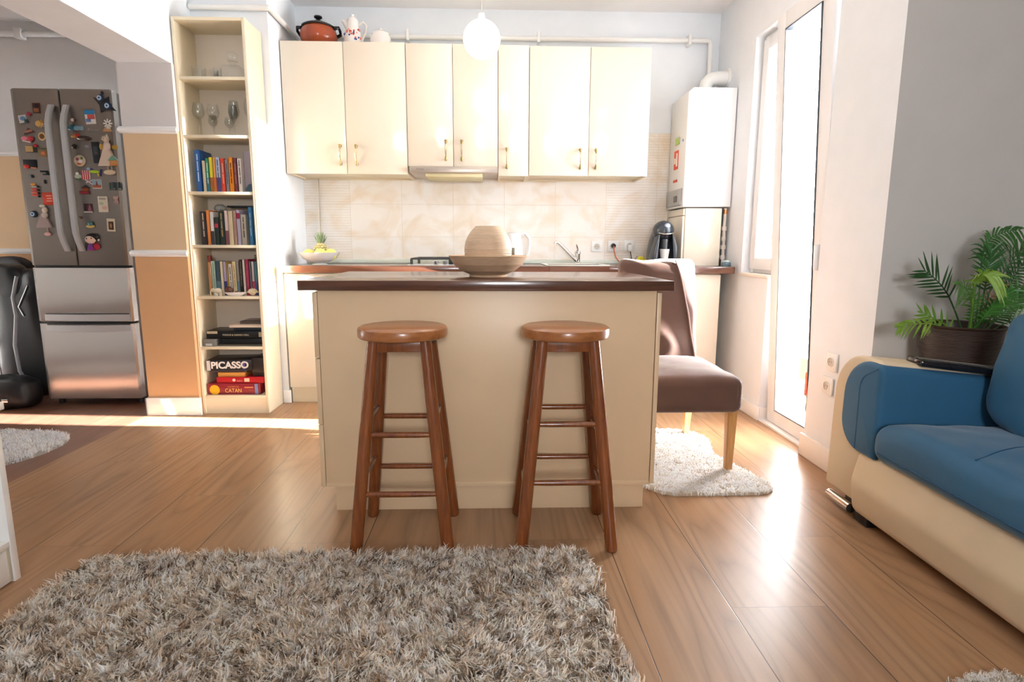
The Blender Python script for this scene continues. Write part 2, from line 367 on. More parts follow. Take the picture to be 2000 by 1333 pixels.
# ================================================================== SETTING
floor_m = floor_material('laminate_oak', 'B6906D', 'A07854', '5E422C', 0.42, 0.2945, 1.2675, 0.31)
hall_m = floor_material('hall_dark_laminate', '8C6552', '73503F', '563A2D', -2.3, 0.19, 1.1, 0.3)
struct('floor', MB().box(-2.2, 4.2, -2.5, 4.6, -0.05, 0), floor_m, smooth=False)
struct('floor_hall', MB().box(-4.6, -2.2, -2.5, 4.8, -0.05, 0), hall_m, smooth=False)
CZ = 2.745
struct('ceiling', MB().box(-1.87, 4.2, -2.5, 4.6, CZ, CZ+0.1), CEIL, smooth=False)
struct('ceiling_hall', MB().box(-4.6, -2.175, -2.5, 4.8, 2.66, 2.86), CEIL, smooth=False)
struct('ceiling_beam', MB().box(-2.175, -1.87, -2.5, 3.95, 2.115, 2.86, 0.004), WHITE, smooth=False)

def banded(x0, x1, y0, y1, ztop):
    b = MB(); b.box(x0, x1, y0, y1, 0, 1.02, mi=2); b.box(x0, x1, y0, y1, 1.02, 1.74, mi=1); b.box(x0, x1, y0, y1, 1.74, ztop, mi=0); return b
struct('wall_column', banded(-2.18, -1.865, 3.66, 3.95, 2.115), [mat('column_upper_paint', 'DCD6D3', 0.7), TANW, BROWNW], smooth=False)
struct('wall_left', MB().box(-2.18, -1.40, 3.95, 4.6, 0, CZ), WHITE, smooth=False)
struct('wall_hall', banded(-4.6, -2.18, 4.63, 4.8, 2.66), [HALLW, TANW, BROWNW], smooth=False)
struct('wall_hall_end', MB().box(-4.7, -4.6, -2.5, 4.8, 0, 2.66), HALLW, smooth=False)
b = MB()
b.box(-1.40, 1.9, 4.5, 4.6, 0, CZ)
struct('wall_back', b, WHITE, smooth=False)
struct('trim_backsplash', MB().box(-1.40, 1.66, 4.494, 4.5, 0.94, 1.905), tile_material(), smooth=False)
tag(bpy.data.objects['trim_backsplash'], kind='structure')
# right wall with the balcony door and window opening
b = MB()
b.box(1.66, 1.9, 3.87, 4.5, 0, CZ)                    # beyond the window
b.box(1.66, 1.9, 2.87, 3.87, 2.375, CZ)               # above the opening
b.box(1.66, 1.9, 3.48, 3.87, 0, 0.885)                # below the window
struct('wall_right', b, WHITE, smooth=False)
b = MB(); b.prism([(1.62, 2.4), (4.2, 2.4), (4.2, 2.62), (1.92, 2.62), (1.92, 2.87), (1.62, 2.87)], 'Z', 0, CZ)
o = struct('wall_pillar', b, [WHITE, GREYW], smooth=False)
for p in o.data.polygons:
    if p.normal.y < -0.5: p.material_index = 1  # faces towards -Y get the greyer wall tone
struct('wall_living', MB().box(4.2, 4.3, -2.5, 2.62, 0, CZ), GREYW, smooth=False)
b = MB()
b.box(-4.6, -.1, -2.6, -2.5, 0, CZ); b.box(.7, 4.3, -2.6, -2.5, 0, CZ); b.box(-.1, .7, -2.6, -2.5, 0, 1.4); b.box(-.1, .7, -2.6, -2.5, 1.95, CZ)  # unseen rear wall; opening added and sized as fill light for the foreground
struct('wall_rear', b, WHITE, smooth=False)
# mouldings
def rail(x0, x1, y, z, name):
    b = MB(); b.cyl((x0, y, z), (x1, y, z), 0.014, seg=12); b.box(x0, x1, y-0.004, y+0.012, z-0.02, z+0.02, 0.004); struct(name, b, RAIL)
rail(-2.2, -1.862, 3.655, 1.74, 'trim_1'); rail(-2.2, -1.862, 3.655, 1.02, 'trim_2')
rail(-4.6, -2.3, 4.622, 1.74, 'trim_3'); rail(-4.6, -2.3, 4.622, 1.02, 'trim_4')
def base(name, x0, x1, y0, y1, h=0.11, t=None):
    b = MB(); b.box(x0, x1, y0, y1, 0, h, 0.004); struct(name, b, RAIL)
base('baseboard_column', -2.195, -1.85, 3.645, 3.66, 0.115)
base('baseboard_column_side', -2.195, -2.18, 3.645, 3.9, 0.115)
base('baseboard_left', -1.437, -1.385, 3.935, 3.95, 0.09)
base('baseboard_right', 1.645, 1.66, 3.465, 3.9, 0.085)
base('baseboard_reveal', 1.66, 1.75, 3.465, 3.48, 0.085)
base('baseboard_pillar', 1.605, 1.62, 2.385, 2.885, 0.115)
base('baseboard_living', 1.62, 4.2, 2.385, 2.4, 0.115)
base('baseboard_hall', -4.6, -3.05, 4.61, 4.63, 0.1)
struct('trim_sill', MB().box(1.645, 1.76, 3.47, 3.87, 0.885, 0.905, 0.004), mat('sill_stone', 'F0E6DA', 0.4))
struct('trim_threshold', MB().box(1.66, 1.9, 2.87, 3.48, -0.02, 0.012), PVC)

# window in its frame
win = MB()
def ring(b, x0, x1, y0, y1, z0, z1, w, bev=0.004, mi=0):
    b.box(x0, x1, y0, y0+w, z0, z1, bev, mi); b.box(x0, x1, y1-w, y1, z0, z1, bev, mi)
    b.box(x0, x1, y0+w, y1-w, z0, z0+w, bev, mi); b.box(x0, x1, y0+w, y1-w, z1-w, z1, bev, mi)
ring(win, 1.72, 1.79, 3.45, 3.87, 0.905, 2.375, 0.045)
window = struct('window_1', win, PVC)
b = MB(); ring(b, 1.695, 1.745, 3.455, 3.835, 0.93, 2.345, 0.075, 0.008)
sash = b.build('window_sash', PVC, window)
b = MB(); b.box(1.715, 1.72, 3.53, 3.76, 1.005, 2.27); b.build('pane', PANE, window)
b = MB(); b.box(1.685, 1.7, 3.47, 3.50, 1.10, 1.17, 0.004); b.box(1.665, 1.688, 3.478, 3.492, 1.06, 1.145, 0.005); b.build('window_handle', PVC, window)
# balcony door, leaf tipped inwards at the top (tilt position)
fr = MB(); fr.box(1.75, 1.82, 2.85, 2.90, 0.012, 2.375, 0.004); fr.box(1.75, 1.82, 3.44, 3.50, 0.012, 2.375, 0.004)
fr.box(1.75, 1.82, 2.90, 3.44, 2.32, 2.375, 0.004); fr.box(1.75, 1.82, 2.90, 3.44, 0.012, 0.03, 0.003)
door = struct('door_1', fr, PVC)
TILT = Matrix.Translation((1.75, 0, 0.015)) @ Matrix.Rotation(math.radians(-2.75), 4, 'Y') @ Matrix.Translation((-1.75, 0, -0.015))
b = MB()
for (y0, y1, z0, z1) in ((2.88, 2.985, 0.015, 2.34), (3.345, 3.445, 0.015, 2.34), (2.985, 3.345, 0.015, 0.10), (2.985, 3.345, 2.25, 2.34)):
    b.box(1.70, 1.76, y0, y1, z0, z1, 0.007, M=TILT)
leaf = b.build('door_leaf', PVC, door)
b = MB()
for (y0, y1, z0, z1) in ((2.985, 2.992, 0.1, 2.25), (3.338, 3.345, 0.1, 2.25), (2.985, 3.345, 0.1, 0.107), (2.985, 3.345, 2.243, 2.25)):
    b.box(1.697, 1.765, y0, y1, z0, z1, M=TILT)
b.build('gasket', GASKET, leaf)
b = MB(); b.box(1.728, 1.734, 2.985, 3.345, 0.1, 2.25, M=TILT); b.build('pane', PANE, leaf)
b = MB(); b.box(1.70, 1.712, 2.90, 2.93, 1.0, 1.12, 0.004, M=TILT); b.box(1.665, 1.70, 2.907, 2.923, 0.96, 1.09, 0.006, M=TILT); b.build('door_handle', PVC, leaf)
b = MB()
for z in (2.28, 1.9): b.cyl((1.74, 2.875, z-0.03), (1.74, 2.875, z+0.03), 0.008)
b.build('hinge', GREYP, door)
# balcony outside
struct('floor_balcony', MB().box(1.9, 3.1, 2.87, 6.5, -0.08, -0.02), mat('balcony_tile', '4A2E1C', 0.9, spec=0), smooth=False)
b = MB()
for y in (2.9, 3.6, 4.5, 5.6): b.box(3.0, 3.05, y, y+0.05, -0.02, 2.6, 0.004)
b.box(3.0, 3.05, 2.9, 6.0, 2.5, 2.56, 0.004)
struct('window_2', b, PVC)

# ================================================================== KITCHEN
def handle(parent, x, y, z0, z1, depth=0.028, name='handle'):
    """bow handle with two brass cone ends on a cabinet door facing -Y"""
    h = MB(); L_ = z1-z0
    for z, d in ((z0, 1), (z1, -1)):
        h.cyl((x, y, z), (x, y-0.016, z), 0.010, 0.007, 12)
        h.cyl((x, y-0.014, z-0.006*d), (x, y-0.022, z+d*0.026), 0.0105, 0.005, 12)
    h.tube([(x, y-0.020-(depth-0.014)*math.sin(PI*i/8), z0+0.014+(L_-0.028)*i/8) for i in range(9)], [.004,.0045,.0055,.006,.006,.006,.0055,.0045,.004], 8, mi=1)
    return h.build(name, [BRASS, mat('pale_brass', 'D8CDB2', 0.25, metal=0.8)], parent)
def wall_cabinet(x0, x1, z0, z1, doors, yf, label, bottom=None):
    c = thing('wall_cabinet', ((x0+x1)/2, (yf+4.5)/2, z0), label, 'cabinet', None)
    b = MB(); t = 0.018
    b.box(x0, x0+t, yf+0.02, 4.5, z0, z1); b.box(x1-t, x1, yf+0.02, 4.5, z0, z1)
    b.box(x0+t, x1-t, yf+0.02, 4.5, z1-t, z1); zb = z0+0.012
    b.box(x0+t, x1-t, yf+0.03, 4.5, zb, zb+t); b.box(x0+t, x1-t, 4.485, 4.5, z0, z1)
    b.build('body', CREAM_I, c)
    for (a, e, hx) in doors:
        d = MB(); d.box(a+0.0015, e-0.0015, yf, yf+0.019, z0, z1, 0.0018); do = d.build('cabinet_door', CREAM, c)
        handle(do, hx, yf, *bottom)
    return c
wall_cabinet(-1.394, -0.578, 1.552, 2.395, ((-1.394, -0.985, -1.026), (-0.985, -0.578, -0.919)), 4.125, 'cream double wall cabinet with the clay pot on top, at the left end', (1.617, 1.735))
wall_cabinet(-0.576, 0.036, 1.607, 2.392, ((-0.576, -0.266, -0.316), (-0.266, 0.036, -0.208)), 4.13, 'cream double wall cabinet directly above the extractor hood', (1.652, 1.772))
wall_cabinet(0.038, 0.246, 1.548, 2.39, ((0.038, 0.246, 0.098),), 4.13, 'narrow cream single-door wall cabinet right of the extractor hood', (1.604, 1.724))
wall_cabinet(0.248, 1.069, 1.552, 2.387, ((0.248, 0.658, 0.601), (0.658, 1.069, 0.708)), 4.13, 'cream double wall cabinet at the right end of the row', (1.604, 1.724))
# hood
h = thing('extractor_hood', (-0.265, 4.2, 1.53), 'slim silver extractor hood under the wall cabinets', 'extractor hood')
MB().box(-0.566, 0.036, 4.11, 4.47, 1.563, 1.604, 0.004).build('housing', mat('hood_silver', 'B8ADA2', 0.35, metal=0.6), h)
MB().box(-0.46, -0.07, 4.13, 4.44, 1.540, 1.563, 0.004).build('grease_filter', mat('hood_filter', 'D9D0A8', 0.5), h)
text('Pyramis', 0.016, (-0.492, 4.109, 1.587), FRONT, mat('hood_ink', '6B6258', 0.5), h)
# base cabinets
def base_cab(x0, x1, label, doors):
    c = thing('base_cabinet', ((x0+x1)/2, 4.2, 0), label, 'cabinet')
    b = MB(); b.box(x0, x1, 3.95, 4.48, 0.11, 0.893); b.build('body', CREAM_I, c)
    MB().box(x0, x1, 3.962, 3.98, 0, 0.11, 0.002).build('plinth', CREAM_I, c)
    for a, e, hx in doors:
        d = MB().box(a+0.0015, e-0.0015, 3.93, 3.949, 0.113, 0.885, 0.002).build('cabinet_door', CREAM, c)
        handle(d, hx, 3.93, 0.70, 0.82)
base_cab(-1.385, -0.575, 'cream base cabinet left of the island with double doors', ((-1.385, -0.98, -1.02), (-0.98, -0.575, -0.93)))
base_cab(-0.573, 0.2, 'cream base cabinet under the gas hob', ((-0.573, 0.2, 0.14),))
base_cab(0.202, 0.9, 'cream base cabinet under the sink', ((0.202, 0.9, 0.26),))
base_cab(0.902, 1.55, 'cream base cabinet behind the brown chair', ((0.902, 1.55, 0.96),))
wt = thing('worktop', (0.1, 4.2, 0.893), 'brown wood worktop running along the tiled kitchen wall', 'worktop')
b = MB(); b.box(-1.395, 0.38, 3.9, 4.494, 0.893, 0.94, 0.004); b.box(0.78, 1.632, 3.9, 4.494, 0.893, 0.94, 0.004)
b.box(0.38, 0.78, 3.9, 4.0, 0.893, 0.94, 0.0); b.box(0.38, 0.78, 4.36, 4.494, 0.893, 0.94, 0.0)
b.build('slab', WALNUT, wt)
MB().box(-1.395, 1.3, 4.472, 4.494, 0.94, 0.972, 0.006).build('upstand', mat('upstand_strip', 'DCE3D8', 0.35), wt)
# sink + tap
sk = thing('kitchen_sink', (0.58, 4.18, 0.85), 'inset white sink in the worktop beside the tap', 'sink')
b = MB(); ring(b, 0.36, 0.80, 3.985, 4.375, 0.9405, 0.947, 0.02, 0.003)
b = MB(); b.box(0.36, 0.80, 3.98, 4.0, 0.941, 0.948, 0.003); b.box(0.36, 0.80, 4.36, 4.385, 0.941, 0.948, 0.003)
b.box(0.36, 0.385, 4.0, 4.36, 0.941, 0.948, 0.003); b.box(0.775, 0.80, 4.0, 4.36, 0.941, 0.948, 0.003)
b.box(0.385, 0.775, 4.002, 4.358, 0.894, 0.899); b.build('basin', mat('sink_enamel', 'EFEDE4', 0.25), sk)
tp = thing('kitchen_tap', (0.64, 4.42, 0.94), 'chrome mixer tap with raised angled spout by the sink', 'tap')
MB().lathe([(0.0, 0), (0.026, 0), (0.026, 0.01), (0.019, 0.018), (0.019, 0.075), (0.022, 0.08), (0.02, 0.098), (0, 0.102)], (0.64, 4.42, 0.94), 24).build('tap_body', CHROME, tp)
MB().tube([(0.632, 4.415, 0.965), (0.60, 4.40, 0.995), (0.54, 4.37, 1.05), (0.49, 4.345, 1.095), (0.475, 4.338, 1.103), (0.460, 4.332, 1.100), (0.455, 4.33, 1.088)], [0.013, 0.012, 0.011, 0.0105, 0.0105, 0.0105, 0.0105], 12).build('spout', CHROME, tp)
MB().tube([(0.64, 4.42, 1.04), (0.635, 4.40, 1.06), (0.622, 4.37, 1.085)], [0.008, 0.007, 0.005], 10).build('lever', CHROME, tp)
# gas hob
hb = thing('gas_hob', (-0.40, 4.2, 0.94), 'glass gas hob with black pan supports on the worktop', 'gas hob')
MB().box(-0.69, -0.11, 3.98, 4.44, 0.940, 0.947, 0.003).build('glass_top', mat('hob_glass', 'E9EDEC', 0.08), hb)
for (cx, cy, r) in ((-0.54, 4.10, .04), (-0.27, 4.10, .032), (-0.54, 4.32, .032), (-0.27, 4.32, .04)):
    bn = MB().lathe([(0, .947), (r, .947), (r, .956), (r*.8, .962), (r*.75, .968), (0, .97)], (cx, cy, 0), 24).build('burner', mat('burner_metal', 'B9B9B4', .4, metal=.7), hb)
for (x0, x1) in ((-0.665, -0.405), (-0.395, -0.135)):
    g = MB(); y0, y1, z = 4.01, 4.41, 0.985
    for (a, c_) in (((x0, y0), (x1, y0)), ((x1, y0), (x1, y1)), ((x1, y1), (x0, y1)), ((x0, y1), (x0, y0))):
        g.box(min(a[0], c_[0])-.005, max(a[0], c_[0])+.005, min(a[1], c_[1])-.005, max(a[1], c_[1])+.005, z-.006, z+.006, .002)
    for cx in ((x0+x1)/2,):
        g.box(cx-.004, cx+.004, y0, y0+.06, z-.006, z+.004, .001); g.box(cx-.004, cx+.004, y1-.06, y1, z-.006, z+.004, .001); g.box(cx-.004, cx+.004, 4.16, 4.26, z-.006, z+.004, .001)
    for cy in (4.10, 4.32):
        g.box(x0, x0+.07, cy-.004, cy+.004, z-.006, z+.004, .001); g.box(x1-.07, x1, cy-.004, cy+.004, z-.006, z+.004, .001)
    for px in (x0, x1):
        for py in (y0, y1): g.box(px-.009, px+.009, py-.007, py+.007, 0.947, z, .002)
    g.build('pan_support', mat('cast_iron', '2E2E30', 0.5), hb)
for x in (-.50, -.44, -.36, -.30): MB().lathe([(0, .947), (.014, .947), (.012, .968), (0, .970)], (x, 3.998, 0), 16).build('knob', mat('hob_knob', '4A4A4C', .4), hb)
for o_ in [hb]: o_.location.x += .115
# kettle
kt = thing('electric_kettle', (0.185, 4.25, 0.94), 'white electric kettle behind the wooden bowl', 'kettle')
MB().lathe([(0, 0.0), (.072, 0), (.075, .012), (.07, .018)], (0.175, 4.25, .94), 32).build('power_base', WHITEP, kt)
MB().lathe([(0, .018), (.070, .018), (.073, .05), (.068, .14), (.056, .205), (.05, .222), (.03, .232), (0, .234)], (0.175, 4.25, .94), 36).build('kettle_body', WHITEP, kt)
MB().tube([(0.225, 4.25, 1.155), (0.262, 4.25, 1.165), (0.292, 4.25, 1.13), (0.297, 4.25, 1.08), (0.285, 4.25, 1.02), (0.255, 4.25, 0.985)], [.01, .012, .012, .012, .011, .009], 12).build('handle', WHITEP, kt)
MB().box(.165, .185, 4.172, 4.182, .99, 1.06, .003).build('water_gauge', mat('gauge_dark', '6B6250', .3), kt)
kt.location.x -= .03
# sockets on the tiles
def socket(cx, cy, cz, label, facing='Y', plug=None, sz=0.082, group=None):
    s = thing('power_socket', (cx, cy, cz-sz/2), label, 'power socket')
    h = sz/2
    def T(b):
        if facing == 'X':
            M = Matrix.Translation((cx, cy, cz)) @ Matrix.Rotation(-PI/2, 4, 'Z') @ Matrix.Translation((-cx, -cy, -cz))
            bmesh.ops.transform(b.bm, matrix=M, verts=b.bm.verts)
        return b
    T(MB().box(cx-h, cx+h, cy-.010, cy, cz-h, cz+h, .004)).build('face_plate', WHITEP, s)
    b = MB(); R = Matrix.Translation((cx, cy-.0105, cz)) @ Matrix.Rotation(PI/2, 4, 'X')
    b.lathe([(.021, .004), (.024, .003), (.024, 0)], (0, 0, 0), 28, M=R); b.lathe([(0, .0005), (.021, .0005)], (0, 0, 0), 28, mi=1, M=R)
    for dx in (-.008, .008): b.lathe([(0, .0015), (.0028, .0015)], (dx, 0, 0), 10, mi=2, M=R)
    T(b).build('outlet', [WHITEP, mat('socket_well', 'CFC6BA', .5), BLACKP], s)
    return s
socket(0.795, 4.494, 1.073, 'white power socket with nothing plugged in, leftmost of three by the tap')
socket(0.920, 4.494, 1.075, 'white power socket with a black plug and orange cable')
socket(1.045, 4.494, 1.078, 'white power socket beside the coffee machine with a charger cable')
pl = thing('power_plug', (0.920, 4.48, 1.05), 'round black plug with an orange cable in the middle socket', 'plug')
MB().cyl((.920, 4.485, 1.08), (.920, 4.452, 1.078), .019, .015, 20).build('plug_body', BLACKP, pl)
MB().tube([(.920, 4.455, 1.075), (.922, 4.45, 1.04), (.935, 4.44, .99), (.96, 4.42, .955), (1.0, 4.38, .945)], .0045, 8).build('cable', mat('orange_cable', 'C8653A', .5), pl)
ch = thing('charger', (1.045, 4.48, 1.03), 'white charger with thin black cable in the right socket', 'charger')
MB().box(1.028, 1.062, 4.452, 4.484, 1.035, 1.085, .006).build('plug_body', WHITEP, ch)
MB().tube([(1.05, 4.465, 1.036), (1.056, 4.46, 1.0), (1.06, 4.45, .965), (1.075, 4.42, .95), (1.1, 4.40, .985), (1.085, 4.39, 1.0), (1.07, 4.40, .975), (1.09, 4.38, .946)], .003, 8).build('cable', BLACKP, ch)
yl = tag(MB().soft((1.118, 4.40, .975), .028, .012, .022, .8, .006, 30, 14).build('cleaning_cloth', mat('yellow_cloth', 'F0E03A', .8)), 'small bright yellow cloth behind the counter clutter by the coffee machine', 'cloth')
# coffee machine
cm = thing('coffee_machine', (1.21, 4.2, .94), 'dark grey capsule coffee machine with round head on the worktop', 'coffee machine')
DG = mat('machine_grey', '2C3138', .28); DB = mat('machine_black', '16181C', .3)
def shell(pts, y0, y1, m_, nm): MB().prism(pts, 'Y', y0, y1, .012, seg=3).build(nm, m_, cm)
MB().prism([(1.125, .94), (1.300, .94), (1.298, 1.06), (1.285, 1.14), (1.255, 1.18), (1.165, 1.18), (1.145, 1.12), (1.13, 1.03)], 'Y', 4.19, 4.32, .02, seg=3).build('body', DG, cm)
MB().prism([(1.115, .94), (1.150, .94), (1.163, 1.04), (1.170, 1.16), (1.155, 1.14), (1.138, 1.07)], 'Y', 4.10, 4.22, .006).build('side_fin', DG, cm)
MB().prism([(1.305, .94), (1.272, .94), (1.268, 1.04), (1.255, 1.16), (1.275, 1.14), (1.295, 1.07)], 'Y', 4.10, 4.22, .006).build('side_fin', DG, cm)
MB().ball((1.213, 4.18, 1.185), .074, .085, .070, u=36, v=24).build('head', DG, cm)
MB().cyl((1.213, 4.16, 1.125), (1.213, 4.16, 1.06), .042, .040, 28).build('capsule_holder', DB, cm)
MB().tube([(1.16, 4.105, 1.165), (1.19, 4.09, 1.160), (1.235, 4.09, 1.160), (1.265, 4.105, 1.165)], .005, 8).build('lever', CHROME, cm)
MB().ball((1.221, 4.108, 1.215), .022, .01, .020).build('button', mat('machine_badge', '9AA4B6', .25), cm)
MB().box(1.155, 1.272, 4.08, 4.2, .94, .955, .005).build('drip_tray', DB, cm)
cup = tag(MB().lathe([(0, 0), (.022, 0), (.026, .03), (.036, .10), (.034, .10), (.024, .03), (.02, .005), (0, .004)], (1.213, 4.13, .956), 28).build('cup', mat('cup_silver', 'D9D6D2', .35, var=.08)), 'tall silver cup standing on the coffee machine drip tray', 'cup')
# tall box cupboard + boiler
tc = thing('tall_cabinet', (1.47, 4.3, .94), 'cream boxed cabinet on the worktop below the white boiler', 'cabinet')
MB().box(1.345, 1.60, 4.11, 4.49, .94, 1.338, .002).build('body', CREAM, tc)
MB().box(1.328, 1.345, 4.12, 4.49, .95, 1.285, .002).build('cabinet_door', CREAM, tc)
MB().box(1.330, 1.345, 4.12, 4.49, 1.29, 1.336, .002).build('top_panel', CREAM, tc)
bo = thing('gas_boiler', (1.48, 4.28, 1.345), 'white wall-hung gas boiler in the corner beside the window', 'boiler')
MB().prism([(1.655, 1.348), (1.655, 2.135), (1.355, 2.135), (1.322, 2.105), (1.318, 1.345)], 'Y', 4.10, 4.47, .008).build('casing', mat('boiler_white', 'F3F4F5', .25), bo)
MB().box(1.306, 1.32, 4.13, 4.45, 1.36, 1.475, .004).build('control_panel', mat('boiler_panel', 'A9ABAC', .4), bo)
MB().box(1.302, 1.307, 4.20, 4.27, 1.385, 1.43, .002).build('display', mat('boiler_display', '5A4E4A', .2), bo)
st = MB().box(1.315, 1.318, 4.25, 4.34, 1.62, 1.75).build('sticker', mat('sticker_red', 'D84A34', .5), bo)
b = MB(); b.box(1.3138, 1.315, 4.26, 4.29, 1.64, 1.73); b.box(1.3138, 1.315, 4.30, 4.33, 1.66, 1.70); b.build('print', flat('F5EDE2'), st)
MB().box(1.315, 1.318, 4.24, 4.33, 1.79, 1.835).build('sticker', flat('A9C46A'), bo)
MB().box(1.315, 1.318, 4.25, 4.34, 1.53, 1.548).build('sticker', flat('C9482E'), bo)
MB().ball((1.317, 4.16, 1.80), .003, .009, .009).build('badge', flat('6D86C8'), bo)
fl = thing('flue_pipe', (1.5, 4.3, 2.135), 'thick white flue elbow from boiler top into the wall', 'flue pipe')
MB().tube([(1.50, 4.3, 2.12), (1.50, 4.3, 2.17), (1.51, 4.3, 2.21), (1.535, 4.3, 2.238), (1.575, 4.3, 2.247), (1.70, 4.3, 2.247)], .045, 24).build('elbow', WHITEP, fl)
MB().cyl((1.645, 4.3, 2.247), (1.662, 4.3, 2.247), .062, seg=28).build('wall_collar', WHITEP, fl)
MB().cyl((1.50, 4.3, 2.133), (1.50, 4.3, 2.15), .052, seg=28).build('flange', GREYP, fl)
wp = thing('water_pipe', (1.632, 4.13, .94), 'old white painted water pipe with joints below the boiler', 'pipe')
MB().tube([(1.632, 4.13, .94), (1.632, 4.13, 1.1), (1.628, 4.125, 1.2), (1.632, 4.13, 1.34)], .011, 12).build('pipe', mat('old_pipe', 'D8D0C6', .6, var=.15), wp)
for z, r in ((1.0, .018), (1.07, .02), (1.13, .017), (1.2, .019)): MB().cyl((1.63, 4.13, z-.014), (1.63, 4.13, z+.014), r, seg=8).build('joint', MC['old_pipe'], wp)
MB().cyl((1.632, 4.13, 1.30), (1.632, 4.13, 1.33), .013, seg=12).build('copper_nut', mat('copper', 'C98A5A', .3, metal=.9), wp)
gb = thing('soap_dispenser', (1.60, 3.97, .94), 'small dark glass bottle at the right end of the worktop', 'bottle')
b = MB(); b.lathe([(0, 0), (.03, 0), (.032, .01), (.03, .028), (0, .03)], (1.60, 3.98, .94), 20); b.build('base', mat('dark_teal_glass', '4C6068', .2), gb)
MB().lathe([(0, .03), (.022, .03), (.020, .042), (0, .044)], (1.60, 3.98, .94), 20).build('lid', mat('pale_lid', 'B7C2C6', .3), gb)

# pipes under the ceiling
gp = thing('gas_pipe', (0.1, 4.45, 2.5), 'white gas pipe running above the wall cabinets', 'pipe')
MB().tube([(-1.375, 4.46, 2.51), (-1.0, 4.46, 2.538), (1.55, 4.46, 2.545), (1.572, 4.46, 2.541), (1.58, 4.46, 2.52), (1.583, 4.46, 2.2), (1.583, 4.46, 2.138)], .017, 14).build('pipe', WHITEP, gp)
for x in (-.6, .33, 1.42): MB().box(x-.01, x+.01, 4.425, 4.5, 2.508, 2.582, .004).build('pipe_bracket', WHITEP, gp)
gp2 = thing('gas_pipe', (-1.36, 4.2, 2.5), 'white pipe running back along the side wall left of the clay pot', 'pipe')
MB().tube([(-1.862, 3.925, 2.518), (-1.40, 3.925, 2.518), (-1.383, 3.925, 2.518), (-1.376, 3.94, 2.518), (-1.376, 4.35, 2.512), (-1.376, 4.44, 2.51)], .017, 14).build('pipe', WHITEP, gp2)
hp = thing('heating_pipe', (-3.4, 4.6, 2.54), 'white pipe under the hall ceiling above the fridge', 'pipe')
MB().cyl((-4.5, 4.6, 2.555), (-2.3, 4.6, 2.575), .02, seg=14).build('pipe', WHITEP, hp)
MB().box(-3.42, -3.37, 4.572, 4.63, 2.53, 2.60, .004).build('pipe_bracket', WHITEP, hp)

# crockery on the wall cabinets
clay = mat('terracotta_glaze', '8E3F22', .22, var=.25, vscale=9)
pt = thing('casserole_pot', (-1.175, 4.27, 2.395), 'brown glazed clay casserole with black lid on top of the cabinets', 'pot')
MB().lathe([(0, 0), (.095, 0), (.118, .025), (.128, .06), (.122, .09), (.108, .108), (.10, .108), (.11, .06), (0, .01)], (-1.175, 4.27, 2.395), 40).build('pot_body', clay, pt)
MB().lathe([(.116, .108), (.116, .116), (.10, .125), (.06, .14), (.015, .147), (.012, .16), (.028, .168), (.028, .176), (0, .18)], (-1.175, 4.27, 2.395), 40).build('lid', BLACKG, pt)
for s_ in (-1, 1):
    MB().tube([(-1.175+s_*.112, 4.24, 2.50), (-1.175+s_*.145, 4.255, 2.505), (-1.175+s_*.150, 4.27, 2.492), (-1.175+s_*.145, 4.305, 2.48), (-1.175+s_*.115, 4.31, 2.47)], .010, 10).build('handle', BLACKG, pt)
jg = thing('porcelain_jug', (-.945, 4.27, 2.395), 'white porcelain coffee jug painted with red and blue flowers', 'jug')
POR = mat('porcelain', 'F5EFEA', .15)
MB().lathe([(0, 0), (.042, 0), (.05, .01), (.058, .04), (.054, .08), (.038, .12), (.034, .145), (.036, .15), (.03, .165), (.012, .178), (.008, .184), (.010, .19), (0, .196)], (-.945, 4.27, 2.395), 32).build('jug_body', POR, jg)
MB().tube([(-.905, 4.27, 2.53), (-.88, 4.27, 2.545), (-.86, 4.27, 2.525), (-.862, 4.27, 2.49), (-.88, 4.27, 2.46), (-.892, 4.27, 2.43), (-.878, 4.27, 2.42)], .006, 8).build('handle', POR, jg)
MB().tube([(-.975, 4.27, 2.515), (-.995, 4.27, 2.54), (-1.008, 4.27, 2.553)], [.02, .014, .009], 10).build('spout', POR, jg)
b = MB(); rr = random.Random(3)
for k in range(26):
    a = rr.uniform(-2.6, -.5); z = rr.choice((rr.uniform(.04, .07), rr.uniform(.07, .1))); R = .0578 if z < .075 else .053
    b.ball((-.945+R*math.cos(a), 4.27+R*math.sin(a), 2.395+z), .006, .0025, .006, mi=rr.choice((0, 0, 1, 2)), u=8, v=6)
b.lathe([(.0515, .012), (.0535, .018), (.0555, .024)], (-.945, 4.27, 2.395), 32, mi=1)
b.build('flower_pattern', [flat('C9563E'), flat('3A4B8C'), flat('E59A86')], jg)
sb = thing('sugar_bowl', (-.76, 4.27, 2.395), 'plain white lidded sugar bowl right of the flowered jug', 'bowl')
MB().lathe([(0, 0), (.045, 0), (.054, .02), (.055, .05), (.045, .07)], (-.76, 4.27, 2.395), 32).build('bowl_body', POR, sb)
MB().lathe([(.047, .068), (.046, .074), (.03, .085), (.01, .09), (.009, .098), (0, .101)], (-.76, 4.27, 2.395), 32).build('lid', POR, sb)

for t_, (k, cx_, cz_) in {pt: (1.14, -1.175, 2.395), jg: (1.13, -.945, 2.395), sb: (1.34, -.76, 2.395)}.items():
    t_.scale = (k*.84 if t_ is pt else k*.95, k*.9, k)
